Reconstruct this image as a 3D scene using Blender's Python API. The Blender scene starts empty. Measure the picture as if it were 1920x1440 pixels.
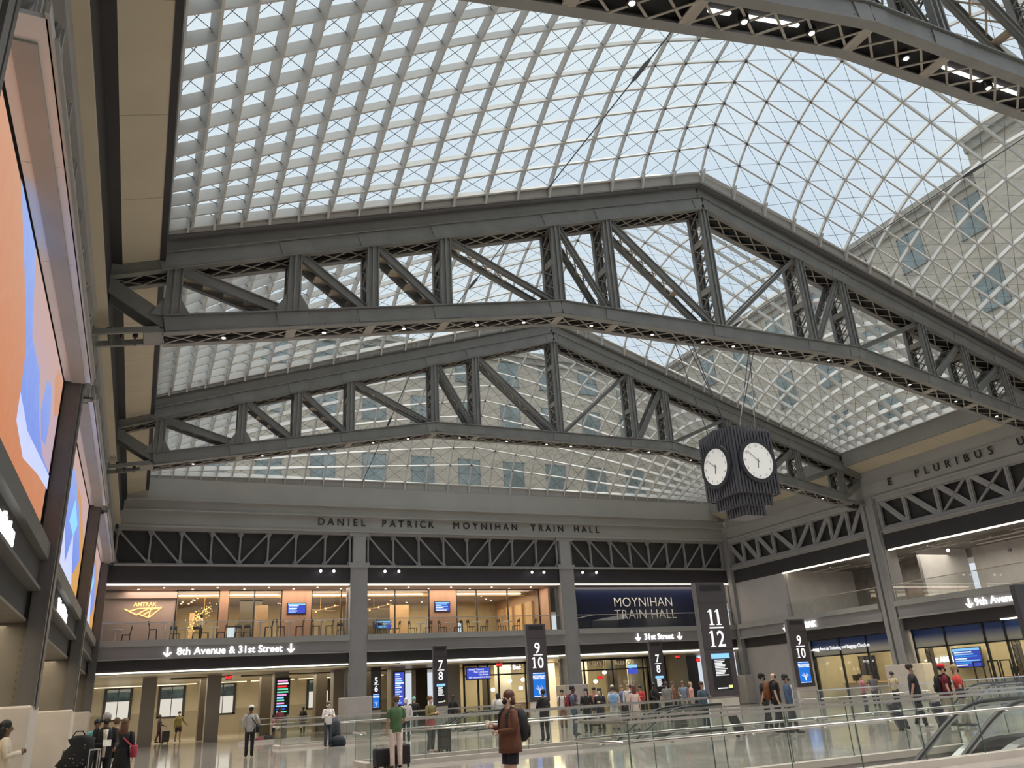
import bpy, math, random
from mathutils import Vector, Matrix
random.seed(7)
SC = bpy.context.scene
COL = SC.collection
PI = math.pi
# ------------------------------------------------------------------ camera
CAM_F, PITCH, ROLL, YAW = 1496.8, math.radians(21.131), math.radians(-3.4098), math.radians(24.987)
Fv = Vector((math.sin(YAW)*math.cos(PITCH), math.cos(YAW)*math.cos(PITCH), math.sin(PITCH)))
r0 = Vector((math.cos(YAW), -math.sin(YAW), 0)); u0 = r0.cross(Fv)
Rv = math.cos(ROLL)*r0 + math.sin(ROLL)*u0; Uv = -math.sin(ROLL)*r0 + math.cos(ROLL)*u0
cam_d = bpy.data.cameras.new('camera'); cam = bpy.data.objects.new('camera', cam_d); COL.objects.link(cam)
cam_d.sensor_width = 36; cam_d.lens = CAM_F/1920*36; cam_d.clip_start = .05; cam_d.clip_end = 500
cam.matrix_world = Matrix(((Rv.x, Uv.x, -Fv.x, 0), (Rv.y, Uv.y, -Fv.y, 0), (Rv.z, Uv.z, -Fv.z, 1.65), (0, 0, 0, 1)))
SC.camera = cam
# ------------------------------------------------------------------ exposure
SC.view_settings.view_transform = 'Standard'; SC.view_settings.look = 'None'
SC.view_settings.gamma = 1; SC.view_settings.use_curve_mapping = False
SC.view_settings.exposure = 0.30
SC.cycles.transparent_max_bounces = 32
SC.cycles.max_bounces = 8
SC.cycles.use_denoising = True
# ------------------------------------------------------------------ sky: bright overcast, brighter towards the zenith
W = bpy.data.worlds.new('overcast_sky'); SC.world = W; W.use_nodes = True
nt = W.node_tree; nt.nodes.clear()
n_out = nt.nodes.new('ShaderNodeOutputWorld'); n_bg = nt.nodes.new('ShaderNodeBackground')
n_tc = nt.nodes.new('ShaderNodeTexCoord'); n_sep = nt.nodes.new('ShaderNodeSeparateXYZ')
n_r = nt.nodes.new('ShaderNodeValToRGB'); n_no = nt.nodes.new('ShaderNodeTexNoise'); n_cr = nt.nodes.new('ShaderNodeValToRGB')
n_mul = nt.nodes.new('ShaderNodeMixRGB'); n_mul.blend_type = 'MULTIPLY'; n_mul.inputs[0].default_value = 1
nt.links.new(n_tc.outputs['Generated'], n_sep.inputs[0]); nt.links.new(n_sep.outputs['Z'], n_r.inputs[0])
n_r.color_ramp.elements[0].position = 0.0; n_r.color_ramp.elements[0].color = (.60, .63, .66, 1)
n_r.color_ramp.elements[1].position = 1.0; n_r.color_ramp.elements[1].color = (2.6, 2.55, 2.5, 1)
e = n_r.color_ramp.elements.new(.84); e.color = (.74, .79, .83, 1)
n_no.inputs['Scale'].default_value = 2.3; n_no.inputs['Detail'].default_value = 4
nt.links.new(n_tc.outputs['Generated'], n_no.inputs['Vector']); nt.links.new(n_no.outputs['Fac'], n_cr.inputs[0])
n_cr.color_ramp.elements[0].position = .35; n_cr.color_ramp.elements[0].color = (.86, .92, 1.0, 1)
n_cr.color_ramp.elements[1].position = .65; n_cr.color_ramp.elements[1].color = (1.05, 1.05, 1.03, 1)
nt.links.new(n_r.outputs[0], n_mul.inputs[1]); nt.links.new(n_cr.outputs[0], n_mul.inputs[2])
nt.links.new(n_mul.outputs[0], n_bg.inputs['Color']); n_bg.inputs['Strength'].default_value = .98
nt.links.new(n_bg.outputs[0], n_out.inputs[0])
# the sun behind the clouds: very soft, nearly overhead
sun_d = bpy.data.lights.new('cloud_sun', 'SUN'); sun = bpy.data.objects.new('cloud_sun', sun_d); COL.objects.link(sun)
sun_d.energy = 3.2; sun_d.angle = math.radians(70); sun_d.color = (1, .93, .84); sun.rotation_euler = (math.radians(-12), math.radians(14), 0)

# ------------------------------------------------------------------ helpers
ORG = {}
class MB:
    def __init__(s): s.v = []; s.f = []
    def poly(s, pts, faces):
        o = len(s.v); s.v += [tuple(p) for p in pts]; s.f += [tuple(i+o for i in f) for f in faces]
    def quad(s, a, b, c, d): s.poly([a, b, c, d], [(0, 1, 2, 3)])
    def box(s, x0, x1, y0, y1, z0, z1):
        s.poly([(x0,y0,z0),(x1,y0,z0),(x1,y1,z0),(x0,y1,z0),(x0,y0,z1),(x1,y0,z1),(x1,y1,z1),(x0,y1,z1)],
               [(3,2,1,0),(4,5,6,7),(0,1,5,4),(1,2,6,5),(2,3,7,6),(3,0,4,7)]); return s
    def hexa(s, a, b):
        # a, b: 4-point loops (start, end)
        s.poly(list(a)+list(b), [(3,2,1,0),(4,5,6,7),(0,1,5,4),(1,2,6,5),(2,3,7,6),(3,0,4,7)]); return s
    def beam(s, p, q, w, h, up=(0,0,1)):
        # rectangular bar from p to q; w across (perpendicular to up and axis), h along up
        p = Vector(p); q = Vector(q); d = (q-p).normalized(); up = Vector(up)
        sd = d.cross(up)
        if sd.length < 1e-4: sd = d.cross(Vector((1,0,0)))
        sd.normalize(); up = sd.cross(d).normalized()
        a = [p-sd*w/2-up*h/2, p+sd*w/2-up*h/2, p+sd*w/2+up*h/2, p-sd*w/2+up*h/2]
        b = [q-sd*w/2-up*h/2, q+sd*w/2-up*h/2, q+sd*w/2+up*h/2, q-sd*w/2+up*h/2]
        return s.hexa(a, b)
    def tube(s, pts, rad, n=8, cap=True, closed=False):
        pts = [Vector(p) for p in pts]; m = len(pts)
        if not isinstance(rad, (list, tuple)): rad = [rad]*m
        o = len(s.v); ref = None
        for i, p in enumerate(pts):
            if closed: d = pts[(i+1) % m]-pts[i-1]
            else: d = (pts[min(i+1, m-1)]-pts[max(i-1, 0)])
            d.normalize()
            if ref is None:
                ref = d.orthogonal().normalized()
            ref = (ref-d*ref.dot(d)).normalized(); b = d.cross(ref)
            r = rad[i]; ra, rb = (r if isinstance(r, tuple) else (r, r))
            for k in range(n):
                a = 2*PI*k/n; s.v.append(tuple(p+ref*math.cos(a)*ra+b*math.sin(a)*rb))
        mm = m if closed else m-1
        for i in range(mm):
            j = (i+1) % m
            for k in range(n):
                s.f.append((o+i*n+k, o+i*n+(k+1) % n, o+j*n+(k+1) % n, o+j*n+k))
        if cap and not closed:
            s.f.append(tuple(o+k for k in reversed(range(n)))); s.f.append(tuple(o+(m-1)*n+k for k in range(n)))
        return s
    def loft(s, rings):
        # rings of (cx, cy, cz, rx, ry) horizontal ellipses
        n = 14; o = len(s.v)
        for (cx, cy, cz, rx, ry) in rings:
            for k in range(n):
                a = 2*PI*k/n; s.v.append((cx+rx*math.cos(a), cy+ry*math.sin(a), cz))
        for i in range(len(rings)-1):
            for k in range(n): s.f.append((o+i*n+k, o+i*n+(k+1) % n, o+(i+1)*n+(k+1) % n, o+(i+1)*n+k))
        s.f.append(tuple(o+k for k in reversed(range(n)))); s.f.append(tuple(o+(len(rings)-1)*n+k for k in range(n)))
        return s
    def cyl(s, c, r, h, n=16, ax=2, r2=None):
        r2 = r if r2 is None else r2; e = Vector((0,0,0)); e[ax] = h
        return s.tube([Vector(c), Vector(c)+e], [r, r2], n)
    def ball(s, c, r, sx=1, sy=1, sz=1, n=12, m=8):
        o = len(s.v); c = Vector(c)
        s.v.append((c.x, c.y, c.z-r*sz))
        for i in range(1, m):
            t = -PI/2+PI*i/m
            for k in range(n):
                a = 2*PI*k/n; s.v.append((c.x+r*sx*math.cos(t)*math.cos(a), c.y+r*sy*math.cos(t)*math.sin(a), c.z+r*sz*math.sin(t)))
        s.v.append((c.x, c.y, c.z+r*sz)); last = len(s.v)-1
        for k in range(n):
            s.f.append((o, o+1+(k+1) % n, o+1+k))
            s.f.append((last, o+1+(m-2)*n+k, o+1+(m-2)*n+(k+1) % n))
        for i in range(m-2):
            for k in range(n):
                s.f.append((o+1+i*n+k, o+1+i*n+(k+1) % n, o+1+(i+1)*n+(k+1) % n, o+1+(i+1)*n+k))
        return s
    def build(s, name, m, parent=None, smooth=False, bevel=0, **kw):
        o0 = ORG.get(parent.name, Vector((0,0,0))) if parent is not None else Vector((0,0,0))
        me = bpy.data.meshes.new(name)
        me.from_pydata([(x-o0.x, y-o0.y, z-o0.z) for x, y, z in s.v] if o0.length else s.v, [], s.f)
        me.update(); me.materials.append(m)
        if smooth:
            for p in me.polygons: p.use_smooth = True
        o = bpy.data.objects.new(name, me); COL.objects.link(o)
        if parent is not None: o.parent = parent; ORG[o.name] = o0
        if bevel:
            b = o.modifiers.new('bevel', 'BEVEL'); b.width = bevel; b.segments = 2; b.limit_method = 'ANGLE'
        for k, v in kw.items(): o[k] = v
        return o

def thing(name, label, cat, loc=(0,0,0), group=None, rotz=0, kind=None):
    o = bpy.data.objects.new(name, None); COL.objects.link(o); o.location = loc; o.rotation_euler = (0,0,rotz)
    o.empty_display_size = .2
    o['label'] = label; o['category'] = cat
    if group: o['group'] = group
    if kind: o['kind'] = kind
    ORG[o.name] = Vector(loc) if not rotz else Vector((0,0,0))
    return o
def tag(o, label, cat, group=None, kind=None):
    o['label'] = label; o['category'] = cat
    if group: o['group'] = group
    if kind: o['kind'] = kind
    return o
def struct(name, mb, m, label, cat='building part', parent=None):
    o = mb.build(name, m, parent)
    if parent is None: o['kind'] = 'structure'; o['label'] = label; o['category'] = cat
    return o
def copy_tree(o, parent=None, keep=True):
    c = o.copy(); COL.objects.link(c)
    if parent is not None: c.parent = parent
    for ch in list(o.children): copy_tree(ch, c)
    return c

def mat(name, col, rough=.6, metal=0, emit=None, es=0, noise=0, nscale=3, spec=.5, bump=0, detail=4, alpha=None, streak=None):
    m = bpy.data.materials.new(name); m.use_nodes = True; t = m.node_tree; b = t.nodes['Principled BSDF']
    b.inputs['Base Color'].default_value = (*col, 1); b.inputs['Roughness'].default_value = rough; b.inputs['Metallic'].default_value = metal
    b.inputs['Specular IOR Level'].default_value = spec
    if emit: b.inputs['Emission Color'].default_value = (*emit, 1); b.inputs['Emission Strength'].default_value = es
    if noise or bump:
        tc = t.nodes.new('ShaderNodeTexCoord'); no = t.nodes.new('ShaderNodeTexNoise'); no.inputs['Scale'].default_value = nscale; no.inputs['Detail'].default_value = detail
        mp = t.nodes.new('ShaderNodeMapping'); t.links.new(tc.outputs['Object'], mp.inputs[0]); t.links.new(mp.outputs[0], no.inputs['Vector'])
        if streak: mp.inputs['Scale'].default_value = streak
        if noise:
            cr = t.nodes.new('ShaderNodeValToRGB'); cr.color_ramp.elements[0].position = .3; cr.color_ramp.elements[1].position = .7
            cr.color_ramp.elements[0].color = (*[c*(1-noise) for c in col], 1); cr.color_ramp.elements[1].color = (*[min(1, c*(1+noise)) for c in col], 1)
            t.links.new(no.outputs['Fac'], cr.inputs[0]); t.links.new(cr.outputs[0], b.inputs['Base Color'])
        if bump:
            bp = t.nodes.new('ShaderNodeBump'); bp.inputs['Strength'].default_value = bump; bp.inputs['Distance'].default_value = .02
            t.links.new(no.outputs['Fac'], bp.inputs['Height']); t.links.new(bp.outputs[0], b.inputs['Normal'])
    return m
def glow(name, col, s): 
    m = bpy.data.materials.new(name); m.use_nodes = True; t = m.node_tree; t.nodes.clear()
    o = t.nodes.new('ShaderNodeOutputMaterial'); e = t.nodes.new('ShaderNodeEmission'); e.inputs[0].default_value = (*col, 1); e.inputs[1].default_value = s
    t.links.new(e.outputs[0], o.inputs[0]); return m
def glass(name, tint=(.9,.95,.94), refl=.04, rough=.02, haze=0.0, hazecol=(.7,.75,.75)):
    m = bpy.data.materials.new(name); m.use_nodes = True; t = m.node_tree; t.nodes.clear()
    o = t.nodes.new('ShaderNodeOutputMaterial'); tr = t.nodes.new('ShaderNodeBsdfTransparent'); tr.inputs[0].default_value = (*tint, 1)
    g = t.nodes.new('ShaderNodeBsdfGlossy'); g.inputs['Roughness'].default_value = rough
    fr = t.nodes.new('ShaderNodeLayerWeight'); fr.inputs[0].default_value = .5
    pw = t.nodes.new('ShaderNodeMath'); pw.operation = 'POWER'; pw.inputs[1].default_value = 4.5; t.links.new(fr.outputs['Facing'], pw.inputs[0])
    mt = t.nodes.new('ShaderNodeMath'); mt.operation = 'MULTIPLY_ADD'; mt.inputs[1].default_value = .7; mt.inputs[2].default_value = refl; mt.use_clamp = True
    t.links.new(pw.outputs[0], mt.inputs[0])
    mx = t.nodes.new('ShaderNodeMixShader'); t.links.new(mt.outputs[0], mx.inputs[0]); t.links.new(tr.outputs[0], mx.inputs[1]); t.links.new(g.outputs[0], mx.inputs[2])
    last = mx
    if haze:
        d = t.nodes.new('ShaderNodeBsdfDiffuse'); d.inputs[0].default_value = (*hazecol, 1); m2 = t.nodes.new('ShaderNodeMixShader'); m2.inputs[0].default_value = haze
        t.links.new(mx.outputs[0], m2.inputs[1]); t.links.new(d.outputs[0], m2.inputs[2]); last = m2
    t.links.new(last.outputs[0], o.inputs[0]); return m

M = {}
M['steel'] = mat('truss_steel_paint', (.20,.199,.188), .5, noise=.12, nscale=1.3, bump=.15)
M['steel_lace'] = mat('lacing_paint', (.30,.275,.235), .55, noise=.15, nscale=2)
M['chord_shade'] = mat('chord_shade_black', (.02,.02,.02), .9)  # black that paints the shade inside the truss chords
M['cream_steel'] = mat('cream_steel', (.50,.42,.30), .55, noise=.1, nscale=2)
M['girder'] = mat('cover_girder', (.25,.245,.225), .45, noise=.08, nscale=1)
M['column'] = mat('column_paint', (.30,.29,.285), .5, noise=.06, nscale=1)
M['brown_steel'] = mat('brown_riveted_steel', (.17,.15,.125), .55, noise=.12, nscale=1.2)
M['cornice'] = mat('cornice_paint', (.36,.355,.33), .6, noise=.05, nscale=.6)
M['cream'] = mat('cream_panel', (.50,.44,.33), .7, noise=.05, nscale=.8)
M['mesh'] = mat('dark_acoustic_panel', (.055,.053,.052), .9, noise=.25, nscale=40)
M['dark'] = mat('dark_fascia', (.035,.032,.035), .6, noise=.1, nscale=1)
M['fascia'] = mat('gallery_fascia', (.30,.285,.285), .55, noise=.05, nscale=.8)
M['fin'] = mat('white_rib_paint', (.56,.55,.525), .55, noise=.04, nscale=1)
M['edge'] = mat('skylight_edge_beam', (.42,.41,.39), .55, noise=.06, nscale=1)
M['wire'] = mat('bracing_wire', (.10,.10,.11), .4, metal=.6)
M['stone'] = mat('pale_stone', (.60,.54,.49), .45, noise=.06, nscale=1.5)
M['grayplaster'] = mat('grey_plaster', (.46,.43,.415), .8, noise=.05, nscale=1)
M['taupe'] = mat('taupe_wall', (.36,.28,.245), .7, noise=.04, nscale=1)
M['wood'] = mat('warm_wood_panel', (.36,.22,.14), .5, noise=.12, nscale=2, streak=(1,1,.1))
M['arcade'] = mat('tan_stone', (.36,.31,.22), .55, noise=.06, nscale=1)
M['arcade_base'] = mat('tan_stone_base', (.24,.205,.145), .4, noise=.06, nscale=1)
M['pier'] = mat('taupe_stone_pier', (.25,.215,.18), .5, noise=.05, nscale=1)
M['pier_dark'] = mat('dark_bronze_pier', (.055,.042,.028), .45, noise=.1, nscale=1)
M['ceil'] = mat('arcade_ceiling', (.42,.37,.28), .35, noise=.04, nscale=1)
M['chrome'] = mat('stainless', (.62,.60,.58), .28, metal=1)
M['darkmetal'] = mat('dark_metal', (.04,.04,.045), .35, metal=.5)
M['black'] = mat('black_plastic', (.012,.012,.014), .5)
M['rubber'] = mat('black_rubber', (.015,.015,.016), .45)
M['navy'] = mat('navy_panel', (.006,.010,.035), .25)
M['pylon'] = mat('pylon_metal', (.058,.050,.055), .45, noise=.05, nscale=2)
M['pylon_side'] = mat('pylon_grey_edge', (.16,.155,.16), .45)
M['lamp'] = glow('warm_lamp', (1, .88, .68), 5)
M['spotglow'] = glow('spot_lens', (1, .93, .82), 2.5)
M['strip'] = glow('light_strip', (1, .90, .68), 3.0)
M['white_glow'] = glow('lit_letters', (1, 1, 1), 2.2)
M['white_soft'] = glow('soft_letters', (1, 1, 1), .95)
M['red_glow'] = glow('exit_red', (1, .03, .03), 1.6)
M['gold_glow'] = glow('amber_sign', (1, .55, .16), 2.2)
M['blue_glow'] = glow('blue_screen', (.05, .28, .85), 1.0)
M['cyan_glow'] = glow('cyan_screen', (.25, .55, .95), 1.1)
M['dkblue_glow'] = glow('deep_blue_screen', (.06, .09, .55), .9)
M['green_glow'] = glow('green_screen', (.2, .8, .5), .8)
M['pink_glow'] = glow('pink_screen', (.9, .35, .7), .9)
M['yellow_glow'] = glow('yellow_screen', (.9, .9, .35), .9)
M['silverletter'] = mat('silver_letters', (.82,.80,.76), .4, metal=0)
M['blackletter'] = mat('black_letters', (.02,.02,.02), .5)
M['clock'] = mat('clock_metal', (.11,.11,.125), .4, metal=.25)
M['clockdark'] = mat('clock_rim', (.06,.06,.07), .35, metal=.3)
M['dial'] = mat('clock_dial', (.8,.79,.75), .5, emit=(1,.98,.93), es=.22)
M['brass'] = mat('brass', (.7,.45,.15), .3, metal=1)
M['G_sky'] = glass('skylight_glass', (.88,.93,.94), .02, .04, haze=.03, hazecol=(.8,.85,.85))
M['G_rail'] = glass('railing_glass', (.95,.965,.955), .035, .015)
M['G_shop'] = glass('shop_glass', (.9,.92,.9), .03, .02)
M['G_edge'] = mat('glass_edge', (.09,.14,.12), .2)
M['wood_light'] = mat('light_wood', (.5,.33,.18), .5, noise=.1, nscale=3)
M['white'] = mat('white_paint', (.75,.73,.70), .6)
M['concrete'] = mat('raw_concrete', (.23,.21,.19), .85, noise=.2, nscale=2)
M['white_board'] = mat('taped_drywall', (.58,.55,.52), .85, noise=.08, nscale=1.2)

def brick(name, c1, c2, mortar, bw=.9, bh=.28):
    m = bpy.data.materials.new(name); m.use_nodes = True; t = m.node_tree; b = t.nodes['Principled BSDF']; b.inputs['Roughness'].default_value = .85
    tc = t.nodes.new('ShaderNodeTexCoord'); sp = t.nodes.new('ShaderNodeSeparateXYZ'); ad = t.nodes.new('ShaderNodeMath'); ad.operation = 'ADD'; cb = t.nodes.new('ShaderNodeCombineXYZ')
    t.links.new(tc.outputs['Object'], sp.inputs[0]); t.links.new(sp.outputs['X'], ad.inputs[0]); t.links.new(sp.outputs['Y'], ad.inputs[1])
    t.links.new(ad.outputs[0], cb.inputs[0]); t.links.new(sp.outputs['Z'], cb.inputs[1])
    br = t.nodes.new('ShaderNodeTexBrick'); br.inputs['Scale'].default_value = 1; br.inputs['Brick Width'].default_value = bw; br.inputs['Row Height'].default_value = bh; br.inputs['Mortar Size'].default_value = .02
    br.inputs['Color1'].default_value = (*c1, 1); br.inputs['Color2'].default_value = (*c2, 1); br.inputs['Mortar'].default_value = (*mortar, 1)
    t.links.new(cb.outputs[0], br.inputs['Vector']); t.links.new(br.outputs['Color'], b.inputs['Base Color']); return m
M['brick'] = brick('buff_brick', (.56,.49,.40), (.44,.385,.31), (.50,.45,.38))
def floor_mat():
    m = bpy.data.materials.new('polished_stone_floor'); m.use_nodes = True; t = m.node_tree; b = t.nodes['Principled BSDF']
    b.inputs['Roughness'].default_value = .075; b.inputs['Specular IOR Level'].default_value = .75
    tc = t.nodes.new('ShaderNodeTexCoord'); br = t.nodes.new('ShaderNodeTexBrick'); br.offset = 0
    br.inputs['Scale'].default_value = 1; br.inputs['Brick Width'].default_value = 1.2; br.inputs['Row Height'].default_value = 1.2; br.inputs['Mortar Size'].default_value = .012
    br.inputs['Color1'].default_value = (.40,.37,.335,1); br.inputs['Color2'].default_value = (.33,.305,.28,1); br.inputs['Mortar'].default_value = (.14,.13,.12,1)
    no = t.nodes.new('ShaderNodeTexNoise'); no.inputs['Scale'].default_value = .8; no.inputs['Detail'].default_value = 8; no.inputs['Distortion'].default_value = 1.2
    mx = t.nodes.new('ShaderNodeMixRGB'); mx.blend_type = 'OVERLAY'; mx.inputs[0].default_value = .35
    t.links.new(tc.outputs['Object'], br.inputs['Vector']); t.links.new(tc.outputs['Object'], no.inputs['Vector'])
    t.links.new(br.outputs['Color'], mx.inputs[1]); t.links.new(no.outputs['Fac'], mx.inputs[2]); t.links.new(mx.outputs[0], b.inputs['Base Color']); return m
M['floor'] = floor_mat()

TXT = []
def text(s, name, size, loc, rot, m, parent=None, ext=.01, align='LEFT', bold=0, xs=1, spacing=1, **kw):
    """lettering as a mesh: rot is a 3x3 matrix whose columns are reading direction, up, facing"""
    cu = bpy.data.curves.new(name+'_curve', 'FONT'); cu.body = s; cu.size = size; cu.extrude = ext; cu.align_x = align; cu.offset = bold; cu.space_character = spacing; cu.resolution_u = 3
    tmp = bpy.data.objects.new(name+'_tmp', cu); COL.objects.link(tmp)
    me = bpy.data.meshes.new_from_object(tmp); bpy.data.objects.remove(tmp); bpy.data.curves.remove(cu)
    rx, ry, rz = [Vector(v) for v in rot]; L = Vector(loc); o0 = ORG.get(parent.name, Vector((0,0,0))) if parent is not None else Vector((0,0,0))
    for v in me.vertices:
        c = v.co; p = L+rx*c.x*xs+ry*c.y+rz*c.z-o0; v.co = p
    me.materials.clear(); me.materials.append(m); me.name = name
    o = bpy.data.objects.new(name, me); COL.objects.link(o)
    if parent is not None: o.parent = parent; ORG[o.name] = o0
    for k, v in kw.items(): o[k] = v
    return o
FRONT = ((1,0,0),(0,0,1),(0,-1,0))      # faces -y (read from the camera side)
FACE_L = ((0,-1,0),(0,0,1),(-1,0,0))    # on the right-hand wall, faces -x
FACE_R = ((0,1,0),(0,0,1),(1,0,0))      # on the left-hand wall, faces +x

XC = 19.35; XL = -2.4; XR = 40.4; YB = 50.0
# ================================================================== ROOF TRUSSES
def zlow(u): return 14.4 if abs(u) <= 7 else 14.4-.193*(abs(u)-7)       # top of the lower chord
def zup(u): return 19.70-.32*abs(u)                                     # underside of the upper chord
POSTS = [-19.45, -16.13, -13.72, -11.25, -7.0, -4.75, 0, 4.75, 7.0, 11.35, 13.8, 16.2, 19.45]
TD = .9
def build_truss(Y, label):
    t = thing('roof_truss', label, 'roof truss', (XC, Y, 13.85), 'riveted roof trusses spanning the hall')
    def P(u, y, z): return (XC+u, Y+y, z)
    def chord(name, zf, us, h, mface):
        m = MB(); lace = MB(); shade_mb = MB()
        for a, b in zip(us[:-1], us[1:]):
            for yy in (.03, TD-.03):
                m.beam(P(a, yy, zf(a)+h/2), P(b, yy, zf(b)+h/2), .06, h)
            for (y0, y1) in ((-.07, .16), (TD-.16, TD+.07)):
                for zo in (0, h):
                    m.beam(P(a, (y0+y1)/2, zf(a)+zo), P(b, (y0+y1)/2, zf(b)+zo), y1-y0, .035)
            shade_mb.beam(P(a, TD/2, zf(a)+h*.35), P(b, TD/2, zf(b)+h*.35), TD-.14, .05)  # added black filler, stands in for the dark hollow behind the lacing
            L = b-a; n = max(1, round(L/.85)); 
            for i in range(n):
                u1 = a+L*i/n; u2 = a+L*(i+1)/n
                lace.beam(P(u1, .15, zf(u1)+.01), P(u2, TD-.15, zf(u2)+.01), .05, .02)
                lace.beam(P(u1, TD-.15, zf(u1)-.01), P(u2, .15, zf(u2)-.01), .05, .02)
            for uu in (a, b):
                du = .14 if uu == a else -.14
                if 0 < abs(uu) < 19.6: lace.beam(P(uu, TD/2, zf(uu)), P(uu+du, TD/2, zf(uu+du)), TD-.3, .03)
        # splice plates and rivets on the face turned to the hall
        for i in range(int((us[-1]-us[0])/.16)):
            u = us[0]+.08+i*.16
            rows = (.07, h-.07)
            near = min(abs(u-p) for p in POSTS)
            if near < .55: rows = (.07, .16, h/2, h-.16, h-.07)
            for r in rows:
                z = zf(u)+r; s = .016
                m.poly([P(u-s, -.001, z-s), P(u+s, -.001, z-s), P(u+s, -.001, z+s), P(u-s, -.001, z+s), P(u, -.016, z)], [(0,1,4),(1,2,4),(2,3,4),(3,0,4)])
        for p in POSTS:
            if abs(p) < us[-1]:
                for yy in (-.015,):
                    a, b = max(p-.45, us[0]), min(p+.45, us[-1])
                    m.beam(P(a, yy, zf(a)+h/2), P(p, yy, zf(p)+h/2), .02, h-.12); m.beam(P(p, yy, zf(p)+h/2), P(b, yy, zf(b)+h/2), .02, h-.12)
        c = m.build(name, M['steel'], t); lace.build('lacing', mface, c); shade_mb.build('shade_fill', M['chord_shade'], c)
    chord('lower_chord', lambda u: zlow(u)-.54, [-19.6]+[p for p in POSTS if abs(p) < 19]+[19.6], .54, M['steel_lace'])
    chord('upper_chord', zup, [-21.15]+[p for p in POSTS]+[21.15], .56, M['steel_lace'])
    # plated girder that caps the upper chord
    m = MB()
    for a, b in ((-19.8, 0), (0, 19.8)):
        m.beam(P(a, TD/2, zup(a)+.87), P(b, TD/2, zup(b)+.87), .5, .6); m.beam(P(a, TD/2, zup(a)+1.19), P(b, TD/2, zup(b)+1.19), TD+.05, .06)
        m.beam(P(a, TD/2, zup(a)+.60), P(b, TD/2, zup(b)+.60), TD-.05, .05)
    m.build('cover_girder', M['girder'], t)
    for p in POSTS:
        z0 = zlow(p)-.02; z1 = zup(p)+.02; w = .34 if abs(p) < 19 else .4; m = MB()
        for yy in (.06, TD-.06):
            m.box(XC+p-w/2, XC+p+w/2, Y+yy-.02, Y+yy+.02, z0, z1)
            for sx in (-1, 1): m.box(XC+p+sx*w/2-.02, XC+p+sx*w/2+.02, Y+yy-.08, Y+yy+.08, z0, z1)
            m.box(XC+p-.03, XC+p+.03, Y+yy-.09, Y+yy+.09, z0, z1)
        o = m.build('post', M['steel'], t)
        l = MB(); H = z1-z0; n = max(2, round(H/.55))
        for sx in (-1, 1):
            x = XC+p+sx*(w/2-.03)
            for i in range(n):
                a = z0+H*i/n; b = z0+H*(i+1)/n
                if i % 4 == 3 or (i == 0): l.box(x-.015, x+.015, Y+.1, Y+TD-.1, a, a+.26)
                else:
                    l.beam((x, Y+.1, a), (x, Y+TD-.1, b), .025, .05, (1,0,0)); l.beam((x, Y+TD-.1, a), (x, Y+.1, b), .025, .05, (1,0,0))
        l.build('lacing', M['steel_lace'], o)
        if abs(p) > 15:
            g = MB(); s = .9
            g.poly([P(p-.55, .02, z0), P(p+.55, .02, z0), P(p+.2, .02, z0+.6), P(p-.2, .02, z0+.6), P(p-.55, .06, z0), P(p+.55, .06, z0), P(p+.2, .06, z0+.6), P(p-.2, .06, z0+.6)],
                   [(0,1,2,3),(7,6,5,4),(0,4,5,1),(1,5,6,2),(2,6,7,3),(3,7,4,0)])
            g.build('gusset_plate', M['steel'], t)
    # diagonals: fall towards the middle of the span
    L = POSTS; n = len(L); mid = n//2
    dg = [(L[i], L[i+1]) for i in range(mid)]+[(L[i], L[i-1]) for i in range(n-1, mid, -1)]
    for top, bot in dg:
        sg = 1 if bot > top else -1
        a = Vector(P(top+.2*sg, 0, zup(top)+.05)); b = Vector(P(bot-.22*sg, 0, zlow(bot)))
        slim = abs(abs(top)-11.3) < .2 or abs(top-4.75) < .1
        h = .17 if slim else .30; m = MB()
        for yy in (.16, TD-.16):
            o = Vector((0, yy, 0)); m.beam(a+o, b+o, .05, h); m.beam(a+o+Vector((0,0,h*.5)), b+o+Vector((0,0,h*.5)), .16, .03); m.beam(a+o-Vector((0,0,h*.5)), b+o-Vector((0,0,h*.5)), .16, .03)
        c = m.build('diagonal', M['steel'], t)
        l = MB(); k = max(3, int((b-a).length/.55)); dd = (b-a)/k
        for i in range(k):
            p0 = a+dd*i; p1 = a+dd*(i+1); y1 = Vector((0,.24,0)); y2 = Vector((0,TD-.24,0))
            if abs(top) > 13 or i > k*.55: 
                if i % 3 == 0 or abs(top) > 13: l.beam((p0+p1)/2+y1, (p0+p1)/2+y2, (dd.length if abs(top) > 13 else .3), .02)
            else:
                l.beam(p0+y1, p1+y2, .05, .02); l.beam(p0+y2, p1+y1, .05, .02)
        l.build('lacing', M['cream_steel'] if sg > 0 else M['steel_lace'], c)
    for sg in (-1, 1):
        m = MB()
        for yy in (.12, TD-.12): m.beam(P(sg*21.15, yy, 12.8), P(sg*19.4, yy, 11.72), .08, .42)
        m.build('end_brace', M['steel'], t)
        m = MB()
        for yy in (.02, TD-.02):
            m.beam(P(sg*19.7, yy, 11.55), P(sg*21.45, yy, 11.22), .1, .16)
        m.beam(P(sg*19.6, TD/2, 11.52), P(sg*20.1, TD/2, 11.42), TD, .1)
        m.build('outrigger_rail', M['steel'], t)
        for k, du in enumerate((20.3, 20.65, 20.95)):
            x = XC+sg*du; z = 11.35; m = MB()
            m.cyl((x, Y+.3, z), .07, .2, 10); m.box(x-.02, x+.02, Y+.2, Y+.7, z-.1, z)
            m.build('floodlight', M['black'], t)
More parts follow.
